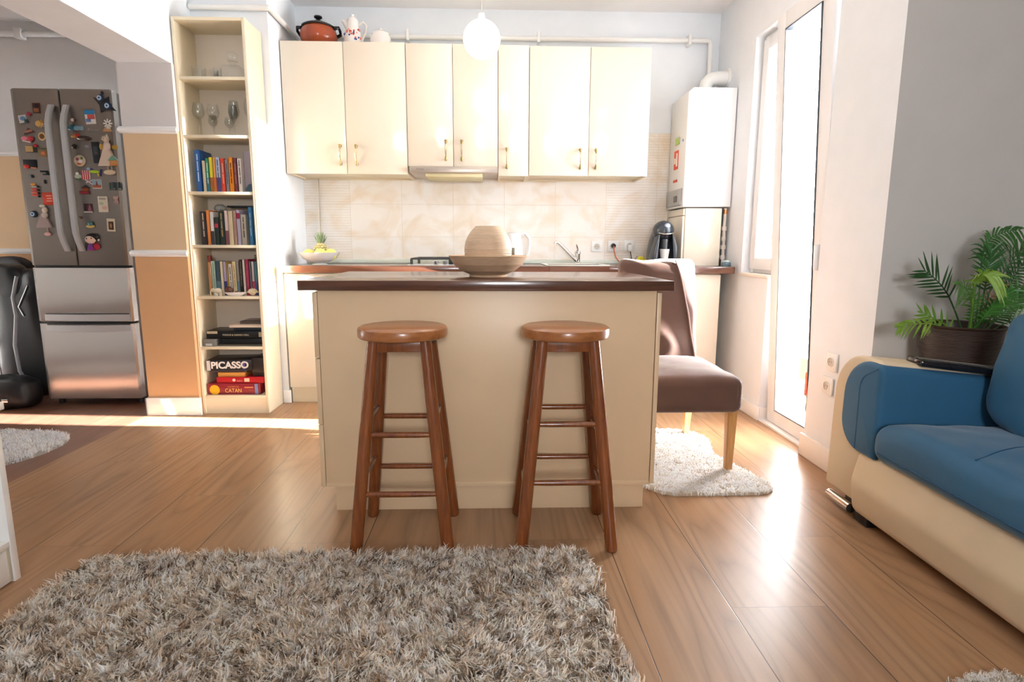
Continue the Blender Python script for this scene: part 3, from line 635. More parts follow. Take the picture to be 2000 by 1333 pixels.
# fruit bowl
fb = thing('fruit_bowl', (-1.2, 4.12, .94), 'footed white fruit bowl on the left end of the worktop', 'bowl')
MB().lathe([(0, .006), (.05, 0), (.052, .006), (.03, .014), (.06, .024), (.11, .05), (.137, .085), (.140, .085), (.112, .044), (.06, .018), (0, .014)], (-1.2, 4.12, .94), 40).build('dish', mat('bowl_metal', 'E8E8E6', .15), fb)
yel = mat('lemon_skin', 'E8E07A', .4, bump=.1, bscale=80, var=.06)
for x, y, r, lab in ((-1.262, 4.09, .038, 'pale yellow lemon at the left side of the fruit bowl'), (-1.178, 4.065, .042, 'pale yellow lemon in the middle front of the fruit bowl'), (-1.115, 4.10, .04, 'pale yellow lemon at the right side of the fruit bowl')):
    b = MB(); b.ball((x, y, 1.012), r, r*.95, r*.95, u=28, v=18); b.ball((x+r*.95, y, 1.012), .008, .006, .006, u=10, v=8); tag(b.build('lemon', yel), lab, 'fruit', 'lemons in the fruit bowl')
pa = thing('pineapple', (-1.2, 4.16, .97), 'small pineapple standing upright in the fruit bowl', 'fruit')
b = MB(); b.ball((-1.2, 4.16, 1.03), .045, .045, .055, u=20, v=14)
for i in range(9):
    for k in range(12):
        ph = -1.2+i*.3; a = 2*PI*(k+.5*(i % 2))/12; r = .046*math.cos(ph)
        b.ball((-1.2+r*math.cos(a), 4.16+r*math.sin(a), 1.03+.056*math.sin(ph)), .0085, .0085, .007, mi=1, u=8, v=6)
b.build('fruit_body', [flat('8D8A55'), flat('CDBE8C')], pa)
b = MB()
for k in range(22):
    a = k*2.4; t = k/22; h = .03+.055*(1-t)**.2*t+.03; sp_ = .035*(1-t)
    p0 = Vector((-1.2, 4.16, 1.075)); d = Vector((math.cos(a), math.sin(a), 0))
    b.tube([p0+d*.008, p0+d*(.01+sp_*.6)+Vector((0, 0, h*.5)), p0+d*(.012+sp_)+Vector((0, 0, h))], [.006, .005, .0008], 5)
b.build('leaf_crown', flat('6F7F62'), pa)
cd = thing('hanging_cord', (-1.285, 4.47, 1.1), 'thin grey cord hanging below the left wall cabinet', 'cord')
MB().tube([(-1.283, 4.48, 1.56), (-1.285, 4.482, 1.35), (-1.288, 4.48, 1.10)], .004, 8).build('cord', mat('cord_beige', 'B9AD98', .6), cd)

# ================================================================== ISLAND
isl = thing('kitchen_island', (-.02, 2.6, 0), 'cream kitchen island with dark wood top in the room centre', 'kitchen island')
MB().box(-.735, .698, 2.22, 3.02, .903, .941, .003).build('island_top', WALNUT, isl)
b = MB(); b.box(-.668, .636, 2.24, 2.86, .112, .902, .0015)
b.build('body', ISL, isl)
MB().box(-.668, .636, 2.236, 2.241, .112, .129, .001).build('bottom_rail', ISL, isl)
MB().box(-.64, .622, 2.268, 2.84, 0, .112, .001).build('plinth', ISL, isl)
for z0, z1 in ((.112, .369), (.374, .636), (.641, .894)):
    MB().box(-.689, -.671, 2.242, 2.858, z0, z1, .0015).build('drawer_front', ISL, isl)
for y0, y1 in ((2.242, 2.549), (2.552, 2.858)):
    MB().box(.640, .657, y0, y1, .112, .894, .0015).build('cabinet_door', ISL, isl)

# wooden bowl with vase
rat = mat('carved_wood_ribs', 'C3A383', .55, var=.12, vscale=30, vstretch=(1, 1, 9))
def ribbed(prof, amp=.0012, n=10):
    out = []
    for (r0, z0), (r1, z1) in zip(prof, prof[1:]):
        k = max(1, int(math.hypot(r1-r0, z1-z0)/.0035))
        for i in range(k):
            t = i/k; out.append((r0+(r1-r0)*t+(amp if i % 2 else 0), z0+(z1-z0)*t))
    out.append(prof[-1]); return out
bw = thing('decorative_bowl', (-.02, 2.55, .941), 'wide shallow ribbed wooden bowl on the island top', 'bowl')
MB().lathe([(0, 0), (.082, 0), (.082, .004), (.078, .008)]+ribbed([(.082, .010), (.115, .025), (.148, .052), (.166, .082), (.170, .089)])+[(.166, .091), (.155, .072), (.12, .03), (.07, .014), (0, .012)], (-.02, 2.55, .941), 72).build('bowl_body', rat, bw)
vz = thing('vase', (-.02, 2.55, .955), 'squat round ribbed wooden vase standing in the bowl', 'vase')
rat2 = mat('carved_wood_vase', 'D0B496', .55, var=.12, vscale=30, vstretch=(1, 1, 9))
MB().lathe([(0, 0), (.055, 0)]+ribbed([(.07, .004), (.090, .035), (.100, .075), (.102, .105), (.097, .135), (.086, .160), (.070, .182), (.057, .196), (.055, .200)])+[(.049, .200), (.05, .19), (.07, .165), (.09, .10), (0, .02)], (-.02, 2.55, .955), 72).build('vase_body', rat2, vz)

# ================================================================== PENDANT
def pendant(x, y, z, r, label, power):
    p = thing('pendant_lamp', (x, y, z-r), label, 'pendant lamp')
    MB().ball((x, y, z), r, u=48, v=32).build('globe', mat('glowing_opal_glass_%d' % power, 'FFFFFF', .3, emit='FFF9EE', estr=power), p)
    MB().cyl((x, y, z+r-.004), (x, y, z+r+.03), .02, .016, 20).build('lamp_holder', WHITEP, p)
    MB().cyl((x, y, z+r+.03), (x, y, CZ), .0022, seg=8).build('cord', mat('cord_cream', 'CDBFA6', .5), p)
    MB().lathe([(0, CZ-.03), (.035, CZ-.025), (.045, CZ), (0, CZ)], (x, y, 0), 24).build('ceiling_rose', WHITEP, p)
    return p
pendant(-.059, 3.49, 2.213, .103, 'glowing white glass globe lamp hanging above the kitchen', 9.0)
pendant(.66, 1.75, 2.45, .11, 'glowing white globe lamp hanging in the living area', 12.0)

# ================================================================== STOOLS
def stool(cx, cy, z_fr, z_sd, label):
    s = thing('bar_stool', (cx, cy, 0), label, 'bar stool', 'wooden bar stools at the island')
    R = .158
    b = MB(); b.lathe([(0, .752), (R-.006, .752), (R-.001, .756), (R, .762), (R, .780), (R-.002, .786), (R-.008, .790), (0, .791)], (cx, cy, 0), 56); b.build('seat', STOOLS, s)
    T, B = .088, .150
    def P(sx, sy, z):
        t = 1-z/.752; k = T+(B-T)*t; return Vector((cx+sx*(k+.012*t), cy+sy*k, z))
    for sx in (-1, 1):
        for sy in (-1, 1):
            l = MB(); l.tube([P(sx, sy, z) for z in (0, .004, .02, .4, .752)], [.017, .021, .0225, .0225, .020], 16); l.build('leg', STOOLW, s)
    for sy in (-1, 1):
        l = MB(); yy = cy+sy*(T+.003); l.box(cx-T, cx+T, yy-.009, yy+.009, .712, .752, .002); l.build('apron', STOOLW, s)
        l = MB(); xx = cx+sy*(T+.003); l.box(xx-.009, xx+.009, cy-T, cy+T, .712, .752, .002); l.build('apron', STOOLW, s)
        for z in z_fr:
            l = MB(); l.tube([P(-1, sy, z), P(-.5, sy, z).lerp(P(-1, sy, z), 0.0), P(.5, sy, z), P(1, sy, z)], [.0085, .0105, .0105, .0085], 12); l.build('rung', STOOLW, s)
        for z in z_sd:
            l = MB(); l.tube([P(sy, -1, z), P(sy, 0, z), P(sy, 1, z)], [.0085, .0105, .0085], 12); l.build('rung', STOOLW, s)
    return s
stool(-.320, 2.065, (.214, .424), (.262, .47), 'round wooden bar stool, left of the two at the island')
stool(.260, 2.065, (.25, .458), (.205, .415), 'round wooden bar stool, right of the two, nearer the brown chair')

# ================================================================== CHAIR
c = thing('dining_chair', (.9, 2.9, 0), 'brown velvet high-backed dining chair with oak legs by the balcony door', 'chair')
def bend(co):
    return co
seat = MB(); seat.box(.665, 1.165, 2.585, 3.20, .30, .47, .045, seg=6)
def crown(v):
    if v.z > .4:
        u = (v.x-.915)/.25; w = (v.y-2.89)/.31
        return Vector((v.x, v.y, v.z+.035*max(0, 1-u*u)*max(0, 1-w*w*.8)+.006*noise.noise(v*11)))
    return v
t = bmesh.new(); t.free()
def dense_box(x0, x1, y0, y1, z0, z1, bev, n, fn, name, m_, parent, seg=5):
    b = MB(); b.box(x0, x1, y0, y1, z0, z1, bev, seg=seg)
    bmesh.ops.subdivide_edges(b.bm, edges=[e for e in b.bm.edges if e.calc_length() > .06], cuts=n, use_grid_fill=True)
    return b.build(name, m_, parent, fn=fn, angle=60)
dense_box(.665, 1.165, 2.585, 3.20, .302, .47, .04, 10, crown, 'seat', VELVET, c)
def backf(v):
    t = (v.z-.42)/.6; y = v.y+.07*t*t; x = v.x+(v.x-.885)*(-.06*t)
    dz = -.012*math.exp(-((v.x-.83)/.06)**2)*max(0, t-.85)/.15 if t > .85 else 0
    u_ = (v.x-.9)/.215
    if v.y < 3.14: y -= .035*(1-u_*u_)
    return Vector((x, y+.012*noise.noise(v*7)+.012*math.sin(v.z*30+v.x*6)*max(0, .35-t), v.z+dz))
bk = dense_box(.68, 1.115, 3.085, 3.19, .40, 1.005, .035, 12, backf, 'backrest', VELVET, c)
b = MB(); b.tube([backf(Vector((.985+.0*i+.115*(i/14)**.8, 3.083, 1.0-.54*i/14))) for i in range(15)], .0045, 8)
b.build('piping', mat('velvet_piping', '9A7A72', .6), bk)
for x, y0, yt in ((1.128, 2.635, 2.635), (.705, 2.635, 2.635), (1.105, 3.19, 3.15), (.705, 3.19, 3.15)):
    l = MB(); t = bmesh.new()
    A = [(x-.016, y0-.016), (x+.016, y0-.016), (x+.016, y0+.016), (x-.016, y0+.016)]
    Bq = [(x-.023, yt-.023), (x+.023, yt-.023), (x+.023, yt+.023), (x-.023, yt+.023)]
    va = [t.verts.new((*p, 0)) for p in A]; vb = [t.verts.new((*p, .32)) for p in Bq]
    t.faces.new(va[::-1]); t.faces.new(vb)
    for k in range(4): t.faces.new((va[k], va[(k+1) % 4], vb[(k+1) % 4], vb[k]))
    bmesh.ops.recalc_face_normals(t, faces=t.faces); bmesh.ops.bevel(t, geom=t.edges[:], offset=.003, segments=2, affect='EDGES'); l._merge(t, 0); l.build('leg', LEGW, c)
# ================================================================== BOOKCASE
bc = thing('bookcase', (-1.65, 3.82, 0), 'tall narrow cream open bookcase beside the banded column', 'bookcase')
BX0, BX1, BY0, BY1 = -1.862, -1.442, 3.69, 3.94
b = MB(); b.box(BX0, BX0+.018, BY0, BY1, 0, 2.378, .001); b.build('side_panel', CREAM_I, bc)
b = MB(); b.box(BX1-.018, BX1, BY0, BY1, 0, 2.378, .001); b.build('side_panel', CREAM_I, bc)
MB().box(BX0+.018, BX1-.018, BY0, BY1, 2.36, 2.378, .001).build('top_panel', CREAM_I, bc)
MB().box(BX0+.018, BX1-.018, BY1-.008, BY1, .0, 2.36).build('back_panel', CREAM_B, bc)
SH = [2.052, 1.722, 1.392, 1.072, .756, .436, .118]      # shelf tops
for z in SH: MB().box(BX0+.018, BX1-.018, BY0+.002, BY1-.008, z-.018, z, .001).build('shelf', CREAM_I, bc)
MB().box(BX0+.018, BX1-.018, BY0+.004, BY0+.02, 0, .1).build('plinth', CREAM_I, bc)
IX0, IX1 = BX0+.018, BX1-.018
PAGE = mat('book_pages', 'E6DCC6', .8)
def book(x0, x1, z0, z1, col, label, group, y0=3.722, depth=.15, deco=None, col2=None):
    t = thing('book', ((x0+x1)/2, y0+depth/2, z0), label, 'book', group)
    w = x1-x0; g = .0022
    m1 = flat(col, .45)
    b = MB(); b.box(x0, x0+g, y0, y0+depth, z0, z1, .0006); b.box(x1-g, x1, y0, y0+depth, z0, z1, .0006); b.box(x0, x1, y0, y0+g, z0, z1, .0006)
    b.build('cover', m1, t)
    MB().box(x0+g, x1-g, y0+g, y0+depth-.004, z0+.003, z1-.003).build('pages', PAGE, t)
    h = z1-z0
    if col2:
        MB().box(x0+.0005, x1-.0005, y0-.0008, y0, z0+.001, z0+h*.42).build('spine_band', flat(col2, .45), t)
    if deco:
        b = MB()
        rr = random.Random(int(x0*1e4)); zz = z0+h*.25
        while zz < z1-h*.15:
            L_ = rr.uniform(.025, .06); b.box(x0+w*.4, x1-w*.4, y0-.0013, y0-.0008, zz, min(zz+L_, z1-.01)); zz += L_+.006
        b.build('spine_print', flat(deco, .5), t)
    return t
G3, G4, G5 = 'books on the upper book shelf', 'books on the middle book shelf', 'books on the lower book shelf'
z = SH[2]
for x0, x1, zt, col, dc, c2, lab in [
 (-1.806, -1.772, 1.640, '1D4E8C', 'A9C4E0', None, 'tall thick blue hardback at the left end of the upper book shelf'),
 (-1.764, -1.745, 1.577, 'C4B9A0', None, None, 'slim beige book between the tall blue hardback and a green one'),
 (-1.743, -1.724, 1.592, '2E8A66', 'E2EFE2', '2B6F80', 'green and teal book on the upper book shelf'),
 (-1.722, -1.701, 1.597, 'D9C832', None, '9A5A2A', 'yellow book with brown lower spine on the upper shelf'),
 (-1.699, -1.684, 1.597, 'E3A05A', None, 'C8642E', 'thin cream-orange book right of the yellow one'),
 (-1.682, -1.657, 1.597, 'B9C3D8', '3B3F66', '4E4270', 'pale blue and purple book on the upper shelf'),
 (-1.653, -1.630, 1.592, 'D8452A', 'F0C8B0', None, 'bright red book in the middle of the upper shelf'),
 (-1.627, -1.607, 1.585, '8D8890', '4A4650', None, 'grey book between a red and an orange one'),
 (-1.605, -1.579, 1.598, 'E88A1E', '5A2A10', None, 'bright orange book on the upper book shelf'),
 (-1.576, -1.556, 1.595, '7A3A42', 'C08A80', None, 'dark maroon book right of the orange one'),
 (-1.552, -1.528, 1.591, 'E9DCD2', '4A4A4A', None, 'white spined book right of the maroon one')]:
    book(x0, x1, z, zt, col, lab, G3, deco=dc, col2=c2)
book(-1.524, -1.484, z, 1.636, 'A89BA2', 'large greyish mauve book at the right end of the upper shelf', G3, y0=3.75)
tag(MB().prism([(-1.521, z), (-1.465, z), (-1.465, z+.052), (-1.49, z+.045)], 'Y', 3.715, 3.74, .001).build('bookend', flat('3E5560')), 'dark teal wedge leaning at the right end of the upper shelf', 'bookend')
z = SH[3]
for x0, x1, zt, col, dc, c2, lab in [
 (-1.800, -1.765, 1.275, '2A2226', 'B8A48E', None, 'thick black-brown book at the left end of the middle shelf'),
 (-1.763, -1.743, 1.283, 'D8803E', None, None, 'orange book beside the leftmost black one'),
 (-1.741, -1.720, 1.273, 'D9D2CC', None, '3A3438', 'white spined book with dark foot on the middle shelf'),
 (-1.718, -1.690, 1.240, '1E2A24', None, None, 'short black book with a red label on its spine'),
 (-1.688, -1.655, 1.275, '20302A', 'A88A5A', None, 'thick dark green-black book on the middle shelf'),
 (-1.653, -1.632, 1.281, 'E0C8C0', None, '7A4A4E', 'pinkish white book with dark red foot'),
 (-1.630, -1.602, 1.278, 'DCC8A4', None, None, 'thick cream book in the middle of the middle shelf'),
 (-1.600, -1.582, 1.278, 'C49E8E', 'A87A6C', None, 'dusty pink book right of the cream one'),
 (-1.580, -1.557, 1.286, 'BDB4C8', None, None, 'lilac book with a crimson spine mark'),
 (-1.555, -1.523, 1.258, 'B8AF9E', '5A5248', None, 'grey-beige book with dark bands near the right end'),
 (-1.507, -1.484, 1.302, '3A78A6', 'A8CCE0', None, 'tall blue book at the right end of the middle shelf')]:
    bk_ = book(x0, x1, z, zt, col, lab, G4, deco=dc, col2=c2)
    if 'red label' in lab: MB().box(x0+.004, x1-.004, 3.7208, 3.7218, z+.105, z+.13).build('spine_label', flat('B02E44'), bk_)
    if 'crimson' in lab: MB().box(x0+.002, x1-.002, 3.7208, 3.7218, z+.16, z+.195).build('spine_label', flat('9C2446'), bk_)
tag(MB().soft((-1.72, 3.83, 1.303), .035, .03, .02, .8, .008, 40, 14).build('glass_ornament', mat('cloudy_glass', 'D2D2CE', .15, trans=.5)), 'small clear ornament lying on the white book tops', 'ornament')
tag(MB().box(-1.66, -1.47, 3.78, 3.86, 1.303, 1.315, .004).build('folded_umbrella', flat('23282B')), 'flat black object lying across the tops of the right-hand books', 'folded item')
z = SH[4]
for x0, x1, zt, col, dc, c2, lab in [
 (-1.772, -1.747, .972, 'A9C2B0', '7A9A88', None, 'pale aqua book at the left end of the lower shelf'),
 (-1.745, -1.719, .970, '3F5560', None, '5C7684', 'dark grey-blue book beside the aqua one'),
 (-1.717, -1.700, .970, 'E6D6B4', None, None, 'cream book left of a lilac one'),
 (-1.698, -1.679, .969, 'B8A6C0', None, '3C3A78', 'lilac book with a navy lower spine'),
 (-1.677, -1.669, .966, 'C8A838', None, None, 'very thin mustard yellow book'),
 (-1.667, -1.645, .955, 'E6D8CE', '6A4A3A', None, 'white book with a dark picture on its spine'),
 (-1.643, -1.618, .970, 'E0CFA2', 'B89A60', None, 'thick cream-yellow book in the middle of the lower shelf'),
 (-1.616, -1.600, .969, '9A9088', None, '5E7A8A', 'grey and blue book behind the small dish'),
 (-1.598, -1.580, .981, '2E2A28', '8A7A68', None, 'black book with speckled foot on the lower shelf'),
 (-1.578, -1.563, .981, 'EADAC8', None, None, 'white spined book between a black and a magenta one'),
 (-1.561, -1.539, .984, 'A32A50', 'C8607A', None, 'magenta book on the lower shelf'),
 (-1.537, -1.524, .971, '70706E', None, None, 'plain grey book right of the magenta one'),
 (-1.522, -1.507, .969, 'D8C6C8', None, 'C03E5C', 'pale pink book with red lower spine'),
 (-1.505, -1.489, .969, '4E8088', None, '4A5688', 'teal and blue book near the right end'),
 (-1.487, -1.470, .949, 'B85A6E', None, None, 'dusty rose book at the right end of the lower shelf')]:
    book(x0, x1, z, zt, col, lab, G5, y0=3.755, depth=.14, deco=dc, col2=c2)
bt = thing('bottle', (-1.792, 3.80, z), 'slim bottle with a dark red cap behind the aqua book', 'bottle')
MB().lathe([(0, 0), (.015, 0), (.016, .01), (.016, .19), (.012, .21)], (-1.792, 3.79, z), 20).build('bottle_body', mat('orange_glass', 'C88A5A', .2, var=.1), bt)
MB().lathe([(.014, .208), (.0145, .25), (0, .252)], (-1.792, 3.79, z), 20).build('cap', flat('7E2A22', .3), bt)
el = thing('elephant_figurine', (-1.73, 3.715, z), 'small white elephant figurine in front of the left books', 'figurine')
b = MB(); b.ball((-1.722, 3.717, z+.032), .025, .014, .017); b.ball((-1.752, 3.715, z+.036), .013, .011, .013)
for dx in (-.738, -.729, -.712, -.704): b.cyl((-1+dx, 3.717, z), (-1+dx, 3.717, z+.025), .0055, .007, 10)
b.tube([(-1.761, 3.713, z+.036), (-1.768, 3.712, z+.022), (-1.766, 3.712, z+.006)], [.006, .004, .003], 8)
b.build('elephant_body', flat('E8DCC4', .3), el)
MB().ball((-1.748, 3.707, z+.037), .009, .003, .011).build('ear', flat('D8C6A8', .3), el)
ds = thing('dish', (-1.614, 3.715, z), 'shallow white dish in front of the lower books', 'dish')
MB().lathe([(0, 0), (.03, 0), (.05, .008), (.072, .022), (.070, .024), (.045, .012), (0, .006)], (-1.614, 3.7, z), 32).build('dish_body', POR, ds, fn=lambda v: Vector((v.x, 3.712+(v.y-3.7)*.3, v.z)))
tag(MB().ball((-1.651, 3.712, z+.035), .0245, .018, .0245).build('wooden_ball', wood_material('ball_wood', '7A4630', '3E2014', 'Z', 40, 30, .3, .3)), 'dark brown carved ball lying in the white dish', 'ball')
b = MB(); b.ball((-1.598, 3.712, z+.024), .02, .012, .008); tag(b.build('pebble', flat('6E5A4A')), 'small dark pebble beside the ball in the white dish', 'pebble')
sh_ = MB()
for k in range(9):
    a = -1.2+.3*k; sh_.tube([(-1.505, 3.712, z+.008), (-1.505+.022*math.sin(a), 3.704, z+.028), (-1.505+.036*math.sin(a), 3.712, z+.012+.036*math.cos(a))], [.006, .009, .004], 8)
tag(sh_.build('seashell', flat('E6D2AE', .4)), 'ribbed cream seashell at the right end of the lower shelf', 'seashell')
b = MB(); b.ball((-1.511, 3.80, .990), .008, .008, .01); b.ball((-1.511, 3.80, 1.006), .006); tag(b.build('figurine', flat('6E6E4A')), 'tiny green figurine standing on top of the right-hand books', 'figurine')
# horizontal stack, shelf 6
def slab(name, x0, x1, y0, y1, z0, z1, cols, label, cat, ry=0, group=None):
    t = thing(name, ((x0+x1)/2, (y0+y1)/2, z0), label, cat, group)
    g = .0025
    M = Matrix.Translation(((x0+x1)/2, (y0+y1)/2, 0)) @ Matrix.Rotation(ry, 4, 'Z') @ Matrix.Translation((-(x0+x1)/2, -(y0+y1)/2, 0))
    b = MB(); b.box(x0, x1, y0, y1, z0, z0+g, .0005, M=M); b.box(x0, x1, y0, y1, z1-g, z1, .0005, M=M); b.box(x0, x1, y0, y0+g, z0, z1, .0005, M=M)
    b.build('cover', flat(cols, .35), t)
    MB().box(x0+.003, x1-.003, y0+g, y1-.003, z0+g, z1-g, M=M).build('pages', PAGE, t)
    return t
GS = 'books lying flat on the second shelf from the bottom'
z = SH[5]
t = thing('storage_box', (-1.79, 3.75, z), 'small grey box at the left of the flat book stack', 'box')
MB().box(-1.838, -1.752, 3.705, 3.80, z, z+.046, .003).build('box_body', flat('7D7870'), t); MB().box(-1.82, -1.78, 3.7035, 3.705, z+.004, z+.018).build('label_strip', flat('C9C8C4'), t)
slab('book', -1.745, -1.465, 3.715, 3.90, z, z+.013, '6A6258', 'thin grey book at the very bottom of the flat stack', 'book', group=GS)
slab('book', -1.722, -1.465, 3.712, 3.90, z+.0135, z+.050, '1C1D20', 'thick plain black book second from the bottom of the flat stack', 'book', group=GS)
gk = slab('book', -1.814, -1.465, 3.712, 3.90, z+.0505, z+.098, '17181B', 'large black book with pale spine lettering in the flat stack', 'book', group=GS)
text('FONDUE & GARNISH GRILL', .015, (-1.63, 3.7105, z+.072), FRONT, flat('CDBFA2'), gk, sx=.9)
MB().box(-1.487, -1.468, 3.7108, 3.712, z+.06, z+.09).build('spine_picture', flat('B9A98A'), gk)
MB().box(-1.81, -1.745, 3.7108, 3.712, z+.08, z+.096).build('spine_band', flat('B5A88C'), gk)
slab('book', -1.645, -1.466, 3.722, 3.90, z+.0985, z+.117, '2B333B', 'thin dark blue book near the top of the flat stack', 'book', group=GS)
slab('book', -1.669, -1.465, 3.715, 3.90, z+.1175, z+.137, 'E2D2C0', 'white book lying on the flat stack', 'book', group=GS)
slab('book', -1.62, -1.465, 3.76, 3.92, z+.1375, z+.155, '5E5048', 'dark brown book topmost of the flat stack', 'book', group=GS)
# board games, bottom shelf
z = SH[6]
def gamebox(x0, x1, y0, y1, z0, z1, col, label, ry=0):
    t = thing('board_game', ((x0+x1)/2, (y0+y1)/2, z0), label, 'board game', 'board game boxes on the bottom shelf')
    M = Matrix.Translation(((x0+x1)/2, (y0+y1)/2, 0)) @ Matrix.Rotation(ry, 4, 'Z') @ Matrix.Translation((-(x0+x1)/2, -(y0+y1)/2, 0))
    MB().box(x0, x1, y0, y1, z0, z1-.003, .001, M=M).build('box_base', flat(col, .35), t)
    MB().box(x0-.001, x1+.001, y0-.001, y1+.001, z0+(z1-z0)*.25, z1, .0012, M=M).build('box_lid', flat(col, .35), t)
    return t, M
g, M = gamebox(-1.835, -1.500, 3.715, 3.925, z, z+.073, '8E2430', 'dark red board game box with gold lettering at the bottom')
text('CATAN', .038, (-1.672, 3.7135, z+.026), FRONT, flat('F0BE6A'), g, sx=.82)
text('COLONISTII DIN', .013, (-1.672, 3.7135, z+.052), FRONT, flat('E59A4A'), g, sx=.75)
MB().box(-1.600, -1.545, 3.7128, 3.7142, z+.044, z+.051).build('print', flat('E88E5A'), g); MB().box(-1.575, -1.545, 3.7128, 3.7142, z+.027, z+.031).build('print', flat('B05050'), g)
b = MB(); R_ = Matrix.Translation((-1.790, 3.7135, z+.032)) @ Matrix.Rotation(PI/2, 4, 'X'); b.lathe([(0, .001), (.032, .001), (.032, 0)], (0, 0, 0), 28, M=R_); b.build('sun_emblem', flat('E9B21E'), g)
MB().box(-1.535, -1.515, 3.7128, 3.7142, z+.004, z+.07).build('print', flat('7C8FC0'), g)
g, M = gamebox(-1.778, -1.480, 3.725, 3.92, z+.0735, z+.113, 'C4202A', 'bright red game box lying on the gold-lettered one')
b = MB(); R_ = Matrix.Translation((-1.668, 3.7235, z+.094)) @ Matrix.Rotation(PI/2, 4, 'X'); b.lathe([(0, .001), (.010, .001), (.01, 0)], (0, 0, 0), 20, M=R_); b.build('round_mark', flat('F0D8C8'), g)
MB().box(-1.602, -1.570, 3.7228, 3.7242, z+.083, z+.106).build('print', flat('EEDCC0'), g)
text('PARTY', .014, (-1.632, 3.7235, z+.088), FRONT, flat('E8B0A0'), g, sx=.8)
g, M = gamebox(-1.771, -1.600, 3.735, 3.90, z+.1135, z+.142, 'E0A050', 'small orange-yellow box between the red and black-and-white boxes')
g, M = gamebox(-1.835, -1.560, 3.72, 3.92, z+.156, z+.226, '2A2A2E', 'black and white lettered game box topmost on the bottom shelf', ry=math.radians(4))
MB().box(-1.825, -1.59, 3.74, 3.90, z+.1425, z+.1555, .001).build('lower_tray', flat('5A4A50'), g)
MB().box(-1.834, -1.812, 3.7175, 3.7192, z+.16, z+.224, M=M).build('print', flat('D9D2CE'), g)
text('PICASSO', .060, (-1.685, 3.7165, z+.192), (PI/2, 0, math.radians(4)), flat('EFEAE4'), g, sx=1.0, bold=.0022)
MB().box(-1.613, -1.60, 3.7160, 3.7185, z+.165, z+.22, M=M).build('print', flat('5E5AA8'), g)
g, M = gamebox(-1.555, -1.465, 3.745, 3.92, z+.1135, z+.235, '3A3230', 'dark box standing behind at the right of the bottom shelf')
# glassware
def glass_obj(name, prof, x, y, z, label, group, seg=32):
    o = MB().lathe(prof, (x, y, z), seg).build(name, GLASS); return tag(o, label, 'glass', group)
def tumbler(r, h): return [(0, 0), (r*.92, 0), (r, h), (r-.003, h), (r*.92-.004, .008), (0, .007)]
glass_obj('tumbler', tumbler(.042, .088), -1.785, 3.82, SH[0], 'wide cut-glass tumbler alone at the left of the top shelf', 'glassware on the top shelf')
glass_obj('tumbler', tumbler(.024, .07), -1.690, 3.82, SH[0], 'small glass tumbler left of the decanter, leftmost of the pair', 'glassware on the top shelf')
glass_obj('tumbler', tumbler(.024, .066), -1.652, 3.77, SH[0], 'small glass tumbler standing just in front of the decanter', 'glassware on the top shelf')
dc_ = thing('decanter', (-1.585, 3.83, SH[0]), 'square glass whisky decanter with stopper on the top shelf', 'decanter')
MB().box(-1.64, -1.53, 3.78, 3.89, SH[0], SH[0]+.095, .014, seg=3).build('decanter_body', GLASS, dc_)
MB().lathe([(.02, .094), (.02, .118), (.030, .122), (.030, .126), (0, .127)], (-1.585, 3.835, SH[0]), 24).build('neck', GLASS, dc_)
MB().box(-1.615, -1.555, 3.805, 3.865, SH[0]+.128, SH[0]+.175, .012, seg=2).build('stopper', GLASS, dc_)
def wine(H, R, bowl=.5):
    zs = H*(1-bowl); return [(0, 0), (R*.8, .001), (R*.8, .003), (.006, .008), (.0035, .02), (.0035, zs-.01), (.008, zs), (R*.8, zs+.25*(H-zs)), (R, zs+.5*(H-zs)), (R*.72, H), (R*.72-.0015, H), (R-.002, zs+.5*(H-zs)), (R*.78, zs+.27*(H-zs)), (0, zs+.006)]
GG = 'wine glasses on the second shelf'
for x, y, H_, R_2, lab in ((-1.797, 3.80, .205, .036, 'wine glass at the far left of the glass shelf'), (-1.709, 3.80, .200, .036, 'wine glass second from the left on the glass shelf'),
    (-1.745, 3.87, .15, .028, 'short wine glass behind the two left ones'), (-1.612, 3.87, .235, .034, 'tall wine glass in the right rear of the glass shelf'),
    (-1.580, 3.78, .19, .028, 'slim wine glass in front at the right of the glass shelf'), (-1.650, 3.88, .14, .028, 'short wine glass at the middle rear of the glass shelf'), (-1.515, 3.86, .25, .030, 'tallest glass flute at the right edge of the glass shelf')):
    glass_obj('wine_glass', wine(H_, R_2), x, y, SH[1], lab, GG, 28)

# ================================================================== FRIDGE
fr = thing('refrigerator', (-2.68, 4.25, 0), 'stainless steel four-door fridge covered with magnets', 'fridge')
FX0, FX1, FY = -2.995, -2.372, 3.9
MB().box(FX0+.01, FX1-.004, FY+.06, 4.58, .05, 2.02, .005).build('cabinet', mat('fridge_side', '8A8480', .4, metal=.5), fr)
def door_prism(x0, x1, z0, z1, m_, nm, lb=.0, rb=.0):
    pts = [(x0, FY+.058), (x0, FY+lb*.8), (x0+lb, FY), (x1-rb, FY), (x1, FY+rb*.8), (x1, FY+.058)]
    pts = [p for i, p in enumerate(pts) if i == 0 or p != pts[i-1]]
    return MB().prism(pts, 'Z', z0, z1, .003).build(nm, m_, fr)
FM = -2.688
d1 = door_prism(FX0, FM-.004, .938, 2.024, STEEL_T, 'fridge_door', .03, .003)
d2 = door_prism(FM+.004, FX1, .938, 2.024, STEEL_T, 'fridge_door', .003, .012)
d3 = door_prism(FX0, FX1, .570, .922, STEEL_L, 'freezer_drawer', .03, .012)
d4 = door_prism(FX0, FX1, .048, .556, STEEL_L, 'freezer_drawer', .03, .012)
MB().box(FX0+.02, FX1-.01, FY+.02, FY+.06, .04, 2.0, 0).build('door_seal', mat('seal_dark', '1D1B1A', .7), fr)
